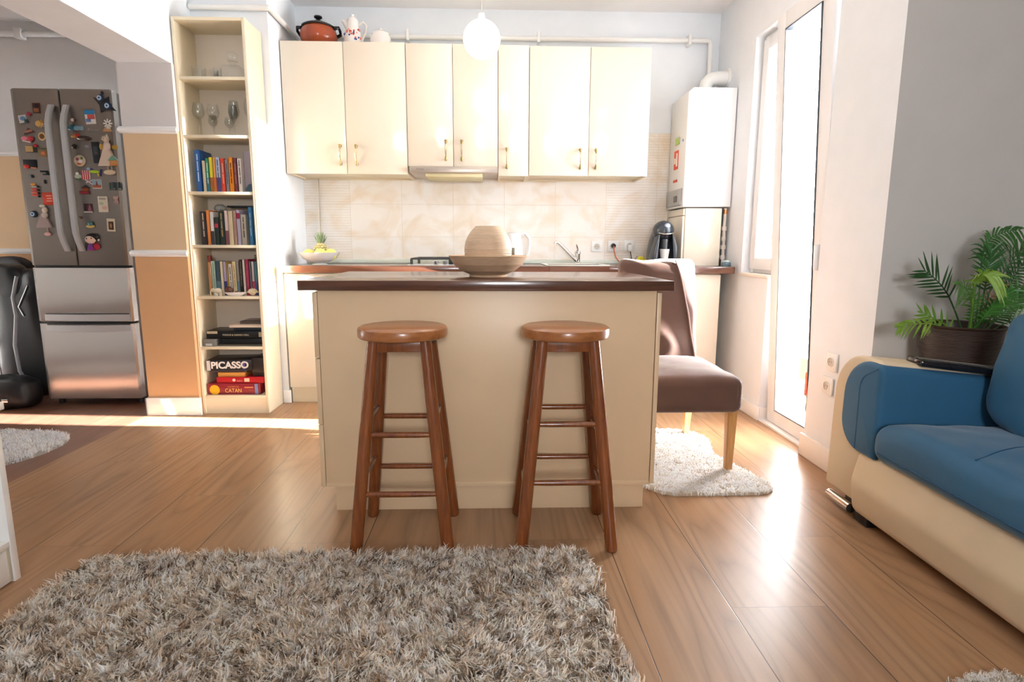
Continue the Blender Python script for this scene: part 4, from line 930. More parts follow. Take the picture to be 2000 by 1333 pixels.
def bar(parent, x0, dxe, z0, z1):
    pts = []
    n = 16
    b = MB()
    t = bmesh.new(); prev = None
    for i in range(n+1):
        u = i/n; z = z0+(z1-z0)*u
        e = min(u, 1-u); bow = min(1, e/.16); bow = math.sin(bow*PI/2)
        y = FY-.012-.048*bow
        q = [t.verts.new((x0-.018, y-.012, z)), t.verts.new((x0+.018, y-.012, z)), t.verts.new((x0+.018, y+.012, z)), t.verts.new((x0-.018, y+.012, z))]
        if prev:
            for k in range(4): t.faces.new((prev[k], prev[(k+1) % 4], q[(k+1) % 4], q[k]))
        else: t.faces.new(q[::-1])
        prev = q
    t.faces.new(prev); bmesh.ops.recalc_face_normals(t, faces=t.faces)
    bmesh.ops.bevel(t, geom=[e for e in t.edges if abs(e.verts[0].co.z-e.verts[1].co.z) > .01], offset=.005, segments=2, affect='EDGES')
    b._merge(t, 0); return b.build('handle', STEEL_H, parent)
bar(d1, -2.732, 0, 1.028, 1.925); bar(d2, -2.640, 0, 1.028, 1.925)
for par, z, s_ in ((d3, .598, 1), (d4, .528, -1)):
    b = MB(); n = 14; t = bmesh.new(); prev = None
    for i in range(n+1):
        u = i/n; x = -2.935+.545*u; e = min(u, 1-u); bow = math.sin(min(1, e/.5)*PI/2); y = FY-.006-.030*bow; hz = .020
        q = [t.verts.new((x, y, z-hz)), t.verts.new((x, y, z+hz)), t.verts.new((x, FY+.004, z+hz)), t.verts.new((x, FY+.004, z-hz))]
        if prev:
            for k in range(4): t.faces.new((prev[k], prev[(k+1) % 4], q[(k+1) % 4], q[k]))
        else: t.faces.new(q)
        prev = q
    t.faces.new(prev[::-1]); bmesh.ops.recalc_face_normals(t, faces=t.faces); b._merge(t, 0); b.build('handle', STEEL_H, par)
    MB().box(-2.93, -2.395, FY-.0015, FY+.001, z+.021, z+.027).build('grip_shade_strip', mat('painted_shade', '2A2624', .6), par)  # flat dark strip painting the shade along the drawer handle
for x in (-2.95, -2.42): MB().cyl((x, 3.98, 0), (x, 3.98, .05), .02, seg=12).build('foot', BLACKP, fr)
text('■ Whirlpool', .017, (-2.498, FY-.001, 1.784), FRONT, flat('A59C92'), d2, sx=.8)
text('6th SENSE LIVE', .013, (-2.494, FY-.001, 1.768), FRONT, flat('8F877E'), d2, sx=.8)

# ---- fridge magnets
MG_L, MG_R = 'magnets on the left fridge door', 'magnets on the right fridge door'
def mg(name, cx, cz, label, parts, cat='fridge magnet'):
    """parts: list of (part name, colour, shape, dx, dz, w, h, thickness[, rot])"""
    g_ = MG_L if cx < FM else MG_R
    first = True
    if len(parts) > 1: t = thing(name, (cx, FY-.004, cz), label, cat, g_)
    for p in parts:
        pn, col, shp, dx, dz, w, h, th = p[:8]; rot = p[8] if len(p) > 8 else 0; off = p[9] if len(p) > 9 else 0
        b = MB(); x, z_ = cx+dx, cz+dz; y1 = FY-.0005-off; y0 = y1-th
        M = Matrix.Translation((x, 0, z_)) @ Matrix.Rotation(rot, 4, 'Y') @ Matrix.Translation((-x, 0, -z_))
        if shp == 'box': b.box(x-w/2, x+w/2, y0, y1, z_-h/2, z_+h/2, min(.0015, th*.3), M=M)
        elif shp == 'disc': b.prism([(x+w/2*math.cos(2*PI*k/24), z_+h/2*math.sin(2*PI*k/24)) for k in range(24)], 'Y', y0, y1, min(.0015, th*.3), M=M)
        elif shp == 'ball': b.ball((x, y1-th/2, z_), w/2, th/2, h/2, u=18, v=12)
        elif shp == 'star':
            n = 9; b.prism([(x+w/2*(1 if k % 2 == 0 else .45)*math.cos(PI*k/n), z_+h/2*(1 if k % 2 == 0 else .45)*math.sin(PI*k/n)) for k in range(2*n)], 'Y', y0, y1, 0, M=M)
        elif shp == 'star4':
            rr_ = (1, .42, .8, .36, 1, .45, .85, .38); b.prism([(x+w/2*rr_[k]*math.cos(PI*k/4), z_+h/2*rr_[k]*math.sin(PI*k/4)) for k in range(8)], 'Y', y0, y1, 0, M=M)
        elif shp == 'tri': b.prism([(x-w/2, z_-h/2), (x+w/2, z_-h/2), (x+w*.1, z_+h/2), (x-w*.1, z_+h/2)], 'Y', y0, y1, 0, M=M)
        elif shp == 'roof': b.prism([(x-w/2, z_-h/2), (x+w/2, z_-h/2), (x, z_+h/2)], 'Y', y0, y1, 0, M=M)
        elif shp == 'blades':
            for k in range(8):
                a = k*PI/4; MM = M @ Matrix.Translation((x, 0, z_)) @ Matrix.Rotation(a, 4, 'Y') @ Matrix.Translation((-x, 0, -z_))
                b.box(x-.004, x+.004, y0, y1, z_+.006, z_+h/2, .0006, M=MM)
        if len(parts) > 1: b.build(pn, flat(col, .35), t)
        else:
            tag(b.build(name, flat(col, .35)), label, cat, g_)
B_ = 'backing'
mg('picture_magnet', -2.831, 1.907, 'small brown picture magnet, highest on the left fridge door', [(B_, '4A2416', 'box', 0, 0, .045, .061, .004), ('picture', '8A5028', 'box', 0, -.012, .03, .022, .002, 0, .004), ('picture', '2C1410', 'disc', 0, .012, .028, .028, .002, 0, .004)])
mg('cherry_magnet', -2.878, 1.872, 'tiny red ball magnet below the highest brown picture', [('ball', 'A83244', 'ball', 0, 0, .026, .025, .016)])
mg('picture_magnet', -2.922, 1.842, 'blue and white picture magnet near the top left corner', [(B_, 'C9C4C0', 'box', 0, 0, .047, .047, .004, -.15), ('picture', '5A7A9E', 'disc', .004, .002, .034, .026, .003, 0, .004), ('picture', '26413F', 'box', .022, -.012, .02, .02, .004, 0, .004)])
mg('sun_magnet', -2.822, 1.814, 'golden knobbly sun-shaped magnet beside the left handle', [('face', 'D9A75A', 'ball', -.006, 0, .036, .036, .012), ('ray', 'E3B86E', 'star', .004, 0, .054, .056, .004), ('ray', 'B98438', 'ball', .012, .014, .018, .018, .01)])
mg('boat_magnet', -2.893, 1.773, 'dark boat-shaped magnet tilted on the left door', [('hull', '5A2E24', 'roof', 0, 0, .074, .034, .005, -.25), ('sail', 'A8705A', 'box', .002, -.004, .045, .012, .004, -.25, .005)])
mg('plate_magnet', -2.815, 1.738, 'round cream plate magnet with brown centre', [('plate', 'D8BC8A', 'disc', 0, 0, .048, .051, .006), ('centre', '7A4A26', 'disc', 0, 0, .03, .032, .003, 0, .006)])
mg('shoe_magnet', -2.9, 1.721, 'pair of red and pink shoe magnets on the left door', [('shoe', 'D87A86', 'ball', -.02, .004, .045, .026, .014), ('shoe', 'B02A36', 'ball', .014, .002, .04, .034, .014), ('sole', 'F0D8D8', 'box', -.012, -.014, .05, .007, .008, .2)])
mg('cherry_magnet', -2.861, 1.682, 'small red magnet just below the pair of shoes', [('ball', 'A8202E', 'ball', 0, 0, .026, .021, .014)])
mg('picture_magnet', -2.896, 1.663, 'tan picture magnet with a dark frame edge', [(B_, '2E3028', 'box', .006, 0, .065, .043, .004), ('picture', 'B8955A', 'box', -.006, 0, .045, .036, .002, 0, .004)])
mg('picture_magnet', -2.824, 1.643, 'orange and tan picture magnet beside the left handle', [(B_, '8C6A42', 'box', 0, 0, .052, .056, .004), ('picture', 'D87A4E', 'disc', .005, -.006, .025, .02, .003, 0, .004), ('picture', '4A5A48', 'box', 0, .02, .045, .01, .002, 0, .004)])
mg('picture_magnet', -2.91, 1.569, 'black picture magnet with a red car in its corner', [(B_, '16181A', 'box', 0, .004, .083, .050, .004), ('car', 'C8321E', 'ball', -.022, -.014, .034, .026, .012), ('car', 'D8805A', 'box', .022, -.022, .034, .008, .004, .1, .004)])
mg('word_magnet', -2.826, 1.518, 'black cut-out lettering magnet beside the left handle', [('letter', '181A1A', 'box', -.004, .008, .05, .012, .004), ('letter', '22201F', 'box', .006, -.01, .042, .009, .004), ('letter', '181A1A', 'disc', .015, 0, .02, .024, .004)])
mg('button_magnet', -2.913, 1.497, 'small grey and black button magnet below the car picture', [('button', '6F7478', 'disc', -.004, 0, .022, .024, .006), ('button', '1D1F22', 'disc', .008, 0, .014, .02, .008)])
mg('button_magnet', -2.831, 1.463, 'tiny black upright magnet under the lettering magnet', [('bar', '1A1414', 'box', 0, 0, .013, .024, .006)])
parts = [('engine', 'D8923A', 'ball', 0, .036, .034, .018, .012), ('wagon', 'C8C8C0', 'box', .006, .021, .036, .007, .008)]
for k in range(3): parts.append(('wagon', 'C84A36', 'ball', .004, .006-k*.018, .046, .016, .012))
for k in range(4): parts.append(('wheel', '1E1A18', 'disc', .028, .022-k*.02, .011, .013, .014))
mg('train_magnet', -2.904, 1.41, 'red and yellow toy train magnet in stacked rows', parts)
mg('sign_magnet', -2.826, 1.358, 'bright orange-red sign magnet partly behind the left handle', [(B_, 'D2452A', 'box', 0, 0, .067, .079, .004), ('lettering', 'F0A890', 'box', .008, .018, .034, .007, .001, 0, .004), ('lettering', 'F0A890', 'box', .01, .002, .03, .007, .001, 0, .004), ('lettering', 'F0A890', 'box', .008, -.014, .034, .007, .001, 0, .004)])
mg('eye_bead_magnet', -2.927, 1.262, 'round blue and white eye bead at the lower left', [('bead', '14202E', 'disc', .003, 0, .044, .043, .006), ('bead_ring', 'A8C4DC', 'disc', -.004, 0, .026, .027, .003, 0, .006), ('pupil', '16243E', 'disc', -.004, 0, .011, .011, .002, 0, .009)])
mg('doll_magnet', -2.862, 1.225, 'pale lace-dressed doll magnet with pink feet beside the left handle', [('head', 'D9C6B2', 'ball', .015, .062, .034, .038, .026), ('dress', 'A8948E', 'tri', -.004, -.005, .10, .085, .014), ('bodice', 'C4B4A8', 'ball', .01, .032, .04, .04, .022), ('leg', 'B89A8C', 'box', .012, -.055, .008, .05, .008), ('foot', 'E2B0A6', 'ball', .012, -.088, .042, .024, .018), ('hat', 'E0D8CC', 'ball', .0, .088, .036, .02, .02)])
mg('button_magnet', -2.613, 1.839, 'tiny white and red magnet above the blue fish', [('button', 'DCC8BC', 'ball', -.004, 0, .022, .02, .01), ('button', '6A3028', 'ball', .009, 0, .012, .02, .01)])
mg('fish_magnet', -2.608, 1.792, 'long teal and blue fish magnet beside the right handle', [('body', '356070', 'ball', -.018, 0, .06, .034, .012), ('body', '6F96A8', 'ball', .012, -.002, .04, .028, .014), ('tail', '8AA4B4', 'box', .036, -.002, .03, .024, .006)])
mg('picture_magnet', -2.509, 1.857, 'upright city picture magnet, blue above and red below', [(B_, 'E4DAD0', 'box', 0, 0, .063, .084, .004, -.06), ('sky', '2E84B8', 'box', -.002, .029, .063, .026, .002, -.06, .004), ('houses', 'C04E42', 'box', .006, .002, .044, .028, .002, -.06, .004), ('harbour', '5A6E9A', 'box', -.012, -.02, .03, .02, .002, -.06, .004)])
mg('evil_eye_ornament', -2.411, 1.942, 'black woven star ornament with two blue eye beads', [('star', '1E2226', 'star4', .0, -.008, .158, .135, .006, .55), ('bead', '14243E', 'ball', -.020, .028, .046, .046, .016), ('bead_ring', 'BCD4E8', 'disc', -.024, .028, .028, .029, .003, 0, .014), ('pupil', '182A5A', 'disc', -.024, .028, .011, .011, .002, 0, .017), ('bead', '14243E', 'ball', .022, -.018, .046, .046, .016), ('bead_ring', 'BCD4E8', 'disc', .018, -.018, .028, .029, .003, 0, .014), ('pupil', '182A5A', 'disc', .018, -.018, .011, .011, .002, 0, .017), ('loop', '20242A', 'disc', -.010, .06, .018, .024, .006)], 'ornament')
mg('windmill_magnet', -2.406, 1.807, 'white windmill magnet below the black star ornament', [('tower', 'B88A5A', 'tri', -.004, -.018, .06, .036, .008), ('wall', 'D8CEC2', 'box', .004, -.008, .024, .026, .01), ('sails', 'E6E0D6', 'blades', .006, .012, .05, .056, .003, 0, .01)])
mg('car_magnet', -2.576, 1.737, 'red, green and brown toy car magnet', [('body', '3A2620', 'ball', .016, -.006, .085, .028, .014), ('hood', 'A8702E', 'ball', -.042, .004, .035, .022, .012), ('cabin', 'B82A24', 'ball', -.022, .010, .03, .024, .014), ('door', '2E4A2A', 'box', .01, -.002, .03, .014, .012)])
mg('button_magnet', -2.629, 1.679, 'small dark round magnet below the toy car', [('button', '2A1E18', 'disc', .003, .002, .028, .028, .008), ('glint', 'C8B8A8', 'disc', -.006, -.006, .009, .009, .002, 0, .008)])
mg('button_magnet', -2.544, 1.678, 'small silver squiggle magnet left of the tall black one', [('wing', '9A94A0', 'ball', -.004, .004, .026, .016, .008), ('wing', '7E7A88', 'ball', .010, -.005, .02, .014, .008)])
mg('phone_magnet', -2.495, 1.644, 'tall narrow black magnet in the middle of the right door', [(B_, '121416', 'box', 0, 0, .046, .129, .006, -.03), ('picture', '2E3438', 'box', 0, .012, .028, .05, .001, -.03, .006), ('picture', '6A3A2E', 'disc', .003, .0, .010, .010, .001, 0, .0072)])
mg('flower_magnet', -2.438, 1.728, 'cream daisy magnet left of the angel head', [('petals', 'DCCDB0', 'star', 0, 0, .046, .042, .005), ('centre', 'C9A870', 'disc', 0, 0, .014, .014, .003, 0, .005)])
mg('angel_figurine', -2.420, 1.631, 'cream angel figurine with gold wings hanging on the right door', [('dress', 'DCC6B0', 'tri', -.004, -.010, .115, .12, .02), ('bodice', 'E2C8B8', 'ball', .002, .05, .044, .06, .028), ('head', 'E0C4AE', 'ball', .002, .085, .03, .036, .03), ('hat', 'E4D6C4', 'roof', .004, .108, .024, .034, .014), ('wing', 'B8923E', 'ball', -.038, .048, .03, .036, .008), ('wing', 'B8923E', 'ball', .044, .046, .04, .03, .008), ('leg', 'CDB49C', 'box', -.01, -.086, .006, .035, .008), ('leg', 'CDB49C', 'box', .012, -.086, .006, .035, .008), ('foot', 'DCC8A8', 'ball', .0, -.108, .075, .032, .02)], 'figurine')
mg('house_magnet', -2.379, 1.590, 'small house magnet with a green roof over the angel skirt', [('wall', 'C98A4E', 'box', 0, -.012, .05, .034, .010, 0, .022), ('roof', '6E9A84', 'tri', 0, .016, .062, .026, .014, 0, .022)])
mg('plate_magnet', -2.601, 1.593, 'round multicoloured plate magnet right of the handle', [('plate', 'C8AE8E', 'disc', 0, 0, .072, .069, .006), ('pattern', '8A4A5A', 'ball', -.014, .010, .02, .018, .008, 0, .003), ('pattern', 'E8DCE0', 'ball', .006, -.004, .026, .02, .008, 0, .003), ('pattern', '5A7A4A', 'ball', .014, .016, .018, .016, .008, 0, .003), ('pattern', 'C86A3A', 'ball', -.006, -.02, .03, .012, .008, 0, .003)])
mg('lizard_magnet', -2.514, 1.527, 'lime green and purple lizard magnet', [('body', 'A8C832', 'ball', -.004, 0, .066, .020, .012, 0), ('head', 'A8B8D8', 'ball', -.038, .016, .024, .018, .012), ('leg', '4A3A7A', 'box', -.016, .014, .028, .009, .006, .5), ('leg', '3A2E6A', 'box', .034, -.006, .012, .044, .006, .2), ('leg', 'C8B84A', 'box', .018, -.018, .012, .02, .006, -.3)])
mg('picture_magnet', -2.623, 1.501, 'small green and white magnet left of the red striped one', [('scene', 'B8BFA8', 'ball', 0, -.004, .042, .03, .008), ('scene', '4E7A4E', 'box', .002, -.018, .042, .010, .006), ('scene', 'E8E4DC', 'ball', -.002, .014, .022, .018, .010)])
mg('popcorn_magnet', -2.573, 1.506, 'red and white striped box magnet', [('box', 'F0DCD8', 'box', 0, 0, .052, .056, .010)]+[('stripe', 'B8202C', 'box', -.02+.013*k, 0, .007, .056, .001, 0, .010) for k in range(4)])
mg('scissors_magnet', -2.556, 1.461, 'white crossed-strip magnet under the striped box', [('strip', 'E0CCC8', 'box', 0, 0, .072, .007, .004, .6), ('strip', 'D8C4C4', 'box', .0, .006, .05, .007, .004, -.35)])
mg('picture_magnet', -2.511, 1.451, 'square sunset landscape magnet, blue sky over orange', [(B_, 'DCCFC4', 'box', 0, 0, .057, .057, .004), ('sky', '8FA8B8', 'box', 0, .010, .052, .032, .001, 0, .004), ('land', 'A8583A', 'box', 0, -.014, .052, .018, .001, 0, .004), ('tower', '7A3A2A', 'roof', .0, .006, .014, .03, .0015, 0, .005)])
mg('house_magnet', -2.588, 1.412, 'dark red temple-shaped magnet below the white strips', [('base', '7A2028', 'box', -.004, -.014, .062, .020, .010), ('hall', '9A4A2A', 'box', .004, .004, .036, .024, .010), ('roof', '3A2418', 'roof', .006, .022, .052, .018, .012)])
parts = [('frame', '4E5252', 'box', -.004, -.026, .086, .005, .004)]
for k in range(7): parts.append(('letter', ('34403C', '505A5A', '2A302E')[k % 3], ('disc', 'box')[k % 2], -.036+.012*k, .004*(k % 3)-.004, .012, .05-.006*(k % 3), .004))
mg('word_magnet', -2.395, 1.442, 'dark openwork lettering magnet near the right edge', parts)
mg('picture_magnet', -2.487, 1.326, 'tall cream magnet with a pale floral print', [(B_, 'DCD2BC', 'box', 0, 0, .061, .099, .004), ('print', 'A89A8E', 'box', 0, .034, .04, .012, .001, 0, .004), ('print', 'B8BE9C', 'ball', -.01, .004, .03, .02, .002, 0, .003), ('print', 'D8AE9C', 'ball', .008, -.022, .034, .024, .002, 0, .003)])
mg('bear_magnet', -2.401, 1.35, 'small pinkish bear magnet right of the floral one', [('head', 'B8988C', 'ball', 0, .014, .03, .024, .014), ('body', 'A8887E', 'ball', .002, -.010, .030, .028, .014), ('ear', 'B8988C', 'ball', -.012, .025, .01, .01, .01), ('ear', 'B8988C', 'ball', .012, .025, .01, .01, .01)])
mg('picture_magnet', -2.583, 1.302, 'small dark picture magnet with two figures and a white foot', [(B_, '4A2A30', 'box', 0, 0, .057, .054, .004), ('figure', '1E1216', 'tri', -.014, .004, .022, .042, .002, 0, .004), ('figure', '8A4A52', 'tri', .012, .002, .024, .042, .002, 0, .004), ('caption', 'D8CCC8', 'box', 0, -.025, .055, .006, .001, 0, .004)])
mg('button_magnet', -2.634, 1.241, 'tiny brown magnet low beside the right handle', [('bean', '5A3A24', 'ball', 0, 0, .027, .018, .01)])
mg('hat_magnet', -2.577, 1.195, 'teal and gold hat magnet above the black-haired doll', [('brim', 'C9AE62', 'ball', 0, -.008, .054, .022, .014), ('crown', '3E6E6E', 'ball', .002, .008, .034, .032, .018)])
mg('picture_magnet', -2.45, 1.196, 'cream-framed small dark picture magnet, lowest at the right', [(B_, 'D8C9AC', 'box', 0, 0, .052, .081, .004, .04), ('picture', '4A2A1A', 'box', 0, -.004, .032, .052, .001, .04, .004), ('figure', 'A87A4A', 'ball', 0, -.004, .012, .03, .002, 0, .004)])
mg('doll_magnet', -2.578, 1.087, 'small doll magnet with black hair and a purple and red dress', [('hair', '140E10', 'ball', .006, .030, .082, .05, .024), ('face', 'E8C8B4', 'ball', -.004, .016, .070, .052, .030), ('dress', '7A3A8E', 'tri', -.008, -.026, .045, .045, .018), ('skirt', 'B01E34', 'ball', .026, -.028, .044, .042, .018), ('shoe', 'C02A6A', 'ball', -.008, -.048, .04, .014, .016), ('eye', '1E1418', 'disc', -.018, .022, .008, .009, .001, 0, .030), ('eye', '1E1418', 'disc', .012, .024, .008, .009, .001, 0, .030), ('hair_tie', 'E6E2DC', 'ball', .042, .014, .012, .014, .014)])

# ================================================================== HALL
leather = mat('black_leather', '0C0C0E', .42, bump=.3, bscale=9)
sb = thing('guitar_case', (-3.16, 4.08, 0), 'tall black soft guitar case leaning left of the fridge', 'guitar case')
MB().soft((-3.16, 4.12, .46), .20, .10, .44, .5, .02, 5, 30, M=None).build('case_body', leather, sb)
MB().soft((-3.26, 4.08, .80), .16, .07, .14, .6, .015, 6, 20).build('headstock_cover', leather, sb)
MB().tube([(-3.115, 4.0, .86), (-3.15, 3.99, .72), (-3.14, 3.985, .6), (-3.17, 3.98, .4), (-3.165, 3.985, .22), (-3.12, 3.99, .12)], .011, 8).build('piping', mat('grey_trim', '8A8C90', .3), sb)
MB().tube([(-3.04, 3.99, .80), (-3.10, 3.97, .66), (-3.07, 3.965, .60)], .008, 8).build('strap', BLACKP, sb)
sb.location.x -= .05
bg = thing('duffel_bag', (-3.17, 3.86, 0), 'low black bag with buckle on the floor before the guitar case', 'bag')
MB().soft((-3.19, 3.86, .105), .17, .10, .105, .6, .015, 8, 24).build('bag_body', leather, bg)
MB().box(-3.17, -3.13, 3.752, 3.764, .06, .085, .004).build('buckle', CHROME, bg)
MB().tube([(-3.28, 3.80, .16), (-3.2, 3.765, .13), (-3.1, 3.79, .07)], .012, 8).build('strap', BLACKP, bg)
ck = thing('armchair', (-3.62, 4.3, 0), 'dark upholstered chair in the hall behind the bags', 'chair')
MB().soft((-3.62, 4.42, .62), .26, .07, .36, .4, .01, 5, 24).build('backrest', mat('black_fabric', '141315', .8), ck)
MB().soft((-3.62, 4.2, .42), .26, .22, .07, .4, .01, 5, 24).build('seat', MC['black_fabric'], ck)
for dx in (-.2, .2):
    for dy in (-.17, .2): MB().cyl((-3.62+dx, 4.2+dy, 0), (-3.62+dx, 4.2+dy, .40), .018, seg=12).build('leg', BLACKP, ck)

# ================================================================== RUGS
def pile(name, inside, x0, x1, y0, y1, dens, length, width, palette, rs, label, z0=.0, lean=.7, clump=10, seed=1, h0=.012, edge=None, base_col='8A7B6A', zfun=None):
    rng = np.random.default_rng(seed)
    nclump = int((x1-x0)*(y1-y0)*dens/clump)
    cx = rng.uniform(x0, x1, nclump); cy = rng.uniform(y0, y1, nclump)
    keep = np.array([inside(a, b) for a, b in zip(cx, cy)]); cx, cy = cx[keep], cy[keep]; nclump = len(cx)
    # smooth wind field + random clump lean
    ang = rng.uniform(0, 2*PI, nclump)*.75+2.2*np.sin(cx*7+1)+1.7*np.cos(cy*9); ln = rng.uniform(.25, 1, nclump)*lean
    pal = np.array([lin(c) for c in palette]); w = np.array(rs, float); w /= w.sum()
    ccol = pal[rng.choice(len(pal), nclump, p=w)]
    n = nclump*clump; ci = np.repeat(np.arange(nclump), clump)
    rad = .015 if clump > 10 else (.011 if clump > 6 else .006)
    bx = cx[ci]+rng.normal(0, rad*.6, n); by = cy[ci]+rng.normal(0, rad*.6, n)
    L = length*rng.uniform(.7, 1.15, n)
    a = ang[ci]+rng.normal(0, .35, n); l = ln[ci]*rng.uniform(.8, 1.2, n)
    dx, dy = np.cos(a)*l, np.sin(a)*l
    nz = np.sqrt(np.maximum(.12, 1-np.minimum(l, .93)**2))
    base = np.stack([bx, by, np.full(n, z0+.002)], 1)
    mid = base+np.stack([dx*.3*L, dy*.3*L, nz*.55*L+.15*L], 1)
    tip = base+np.stack([dx*.95*L, dy*.95*L, nz*.9*L], 1)
    conv = np.stack([cx[ci], cy[ci], np.zeros(n)], 1); conv[:, :2] += np.stack([dx*.95*L, dy*.95*L], 1)
    tip[:, :2] = tip[:, :2]*.55+conv[:, :2]*.45
    th = rng.uniform(0, PI, n); sx_, sy_ = np.cos(th)*width, np.sin(th)*width
    side = np.stack([sx_, sy_, np.zeros(n)], 1)
    V = np.stack([base-side, base+side, mid-side*1.1, mid+side*1.1, tip], 1).reshape(-1, 3)
    idx = np.arange(n)*5
    quads = np.stack([idx, idx+1, idx+3, idx+2], 1); tris = np.stack([idx+2, idx+3, idx+4], 1)
    loops = np.concatenate([quads, tris], 1).reshape(-1)
    me = bpy.data.meshes.new(name)
    # base slab appended
    bound = edge; nb = len(bound)
    sv = [(x, y, z0) for x, y in bound]+[(x, y, z0+h0) for x, y in bound]
    nv = len(V); V = np.concatenate([V, np.array(sv)])
    me.vertices.add(len(V)); me.vertices.foreach_set('co', V.reshape(-1))
    extra = list(range(nv+nb, nv+2*nb)); starts = []; tot = []
    lp = np.concatenate([loops, np.array(extra)])
    st_ = np.empty(2*n, int); st_[0::2] = np.arange(n)*7; st_[1::2] = np.arange(n)*7+4
    tt = np.empty(2*n, int); tt[0::2] = 4; tt[1::2] = 3
    st_ = np.append(st_, 7*n); tt = np.append(tt, nb)
    side_l = []
    for k in range(nb):
        st_ = np.append(st_, 7*n+nb+4*k); side_l += [nv+k, nv+(k+1) % nb, nv+nb+(k+1) % nb, nv+nb+k]
    lp = np.concatenate([lp, np.array(side_l)])
    me.loops.add(len(lp)); me.loops.foreach_set('vertex_index', lp.astype(np.int32))
    me.polygons.add(len(st_)); me.polygons.foreach_set('loop_start', st_.astype(np.int32))
    me.update(calc_edges=True); me.validate()
    col = me.attributes.new('tint', 'FLOAT_COLOR', 'POINT')
    cc = ccol[ci]*rng.uniform(.8, 1.7, (n, 1)); cc = np.clip(cc, 0, 1)
    C4 = np.ones((len(V), 4)); C4[:n*5, :3] = np.repeat(cc, 5, axis=0); C4[n*5:, :3] = lin(base_col)
    col.data.foreach_set('color', C4.reshape(-1).astype(np.float32))
    me.materials.append(attr_material(name+'_fibre')); me.shade_smooth()
    o = bpy.data.objects.new(name, me); COL.objects.link(o); return o
def inpoly(P):
    def f(x, y):
        c = False; j = len(P)-1
        for i in range(len(P)):
            if (P[i][1] > y) != (P[j][1] > y) and x < (P[j][0]-P[i][0])*(y-P[i][1])/(P[j][1]-P[i][1])+P[i][0]: c = not c
            j = i
        return c
    return f
def smoothpoly(P, n=3):
    for _ in range(n):
        Q = []
        for i in range(len(P)):
            a, b = P[i], P[(i+1) % len(P)]; Q += [(a[0]*.75+b[0]*.25, a[1]*.75+b[1]*.25), (a[0]*.25+b[0]*.75, a[1]*.25+b[1]*.75)]
        P = Q
    return P
P = smoothpoly([(-1.36, .75), (.345, .75), (.335, 1.75), (.30, 1.862), (.2, 1.868), (-1.2, 1.868), (-1.33, 1.868), (-1.36, 1.75)], 2)
o = pile('shag_rug', inpoly(P), -1.38, .36, .75, 1.9, 80000, .056, .0019, ['ECDFD0', 'D0BEAA', '9A8268', 'FFF8EE', 'CABFB6', '665242', 'F4EADC'], [5, 4, 3, 4, 2.5, 2, 3], '', edge=P, seed=4, base_col='5A4A3C', clump=12, lean=.75)
tag(o, 'large shaggy mottled beige and brown rug in the foreground', 'rug')
P = smoothpoly([(.665, 2.37), (1.0, 2.365), (1.25, 2.37), (1.235, 2.55), (1.20, 2.66), (1.13, 2.84), (1.15, 2.94), (1.20, 3.05), (1.18, 3.20), (1.02, 3.27), (.86, 3.26), (.70, 3.05), (.665, 2.8)], 2)
o = pile('sheepskin_rug', inpoly(P), .64, 1.27, 2.34, 3.3, 100000, .022, .0018, ['FFFCF8', 'FAF4EA', 'FFFFFF', 'F2E8DA'], [4, 3, 3, 1.2], '', edge=P, seed=8, base_col='E0CDB4', lean=.9, clump=8)
tag(o, 'white fluffy sheepskin-shaped rug under the brown chair', 'rug')
P = smoothpoly([(-3.6, 2.45), (-2.72, 2.5), (-2.33, 2.80), (-2.31, 3.21), (-2.6, 3.30), (-3.6, 3.34)], 2)
o = pile('fur_rug', inpoly(P), -3.6, -2.3, 2.5, 3.35, 60000, .038, .0018, ['F4F4FA', 'E6E2DC', 'FFFFFF', 'D4CEC8'], [4, 2, 3, 1], '', edge=P, seed=12, base_col='B8B0A8', lean=.85, clump=10)
tag(o, 'white fur rug lying on the dark hall floor at the left', 'rug')
P = smoothpoly([(1.02, 1.16), (1.1, 1.235), (1.2, 1.272), (1.36, 1.285), (1.36, .7), (1.0, .7)], 2)
o = pile('plush_rug', inpoly(P), 1.0, 1.36, .7, 1.3, 160000, .02, .0010, ['FAF2E8', 'FFFAF2', 'F0E6D8'], [4, 3, 2], '', edge=P, seed=15, base_col='D8C8B4', lean=.8, clump=8)
tag(o, 'cream plush rug edge at the bottom right in front of the sofa', 'rug')

# ================================================================== LEFT LOW UNIT
tv = thing('low_shelf_unit', (-1.75, 1.4, 0), 'white low open shelf unit at the left edge', 'shelf unit')
MB().box(-1.93, -1.535, 1.777, 1.80, .0, .56, .002).build('side_panel', mat('white_melamine', 'F8F7F5', .3), tv)
MB().box(-1.93, -1.535, .6, .623, .0, .56, .002).build('side_panel', MC['white_melamine'], tv)
MB().box(-1.93, -1.537, .623, 1.777, .118, .138, .001).build('shelf', MC['white_melamine'], tv)
MB().box(-1.95, -1.53, .58, 1.82, .56, .585, .002).build('top_panel', MC['white_melamine'], tv)
MB().box(-1.93, -1.92, .623, 1.777, .138, .56).build('back_panel', MC['white_melamine'], tv)
MB().box(-1.556, -1.541, .625, 1.765, .006, .117, .001).build('drawer_front', MC['white_melamine'], tv)
MB().box(-1.560, -1.5395, 1.765, 1.776, .006, .117, .001).build('trim_strip', mat('unit_strip', 'C8C0AC', .5), tv)

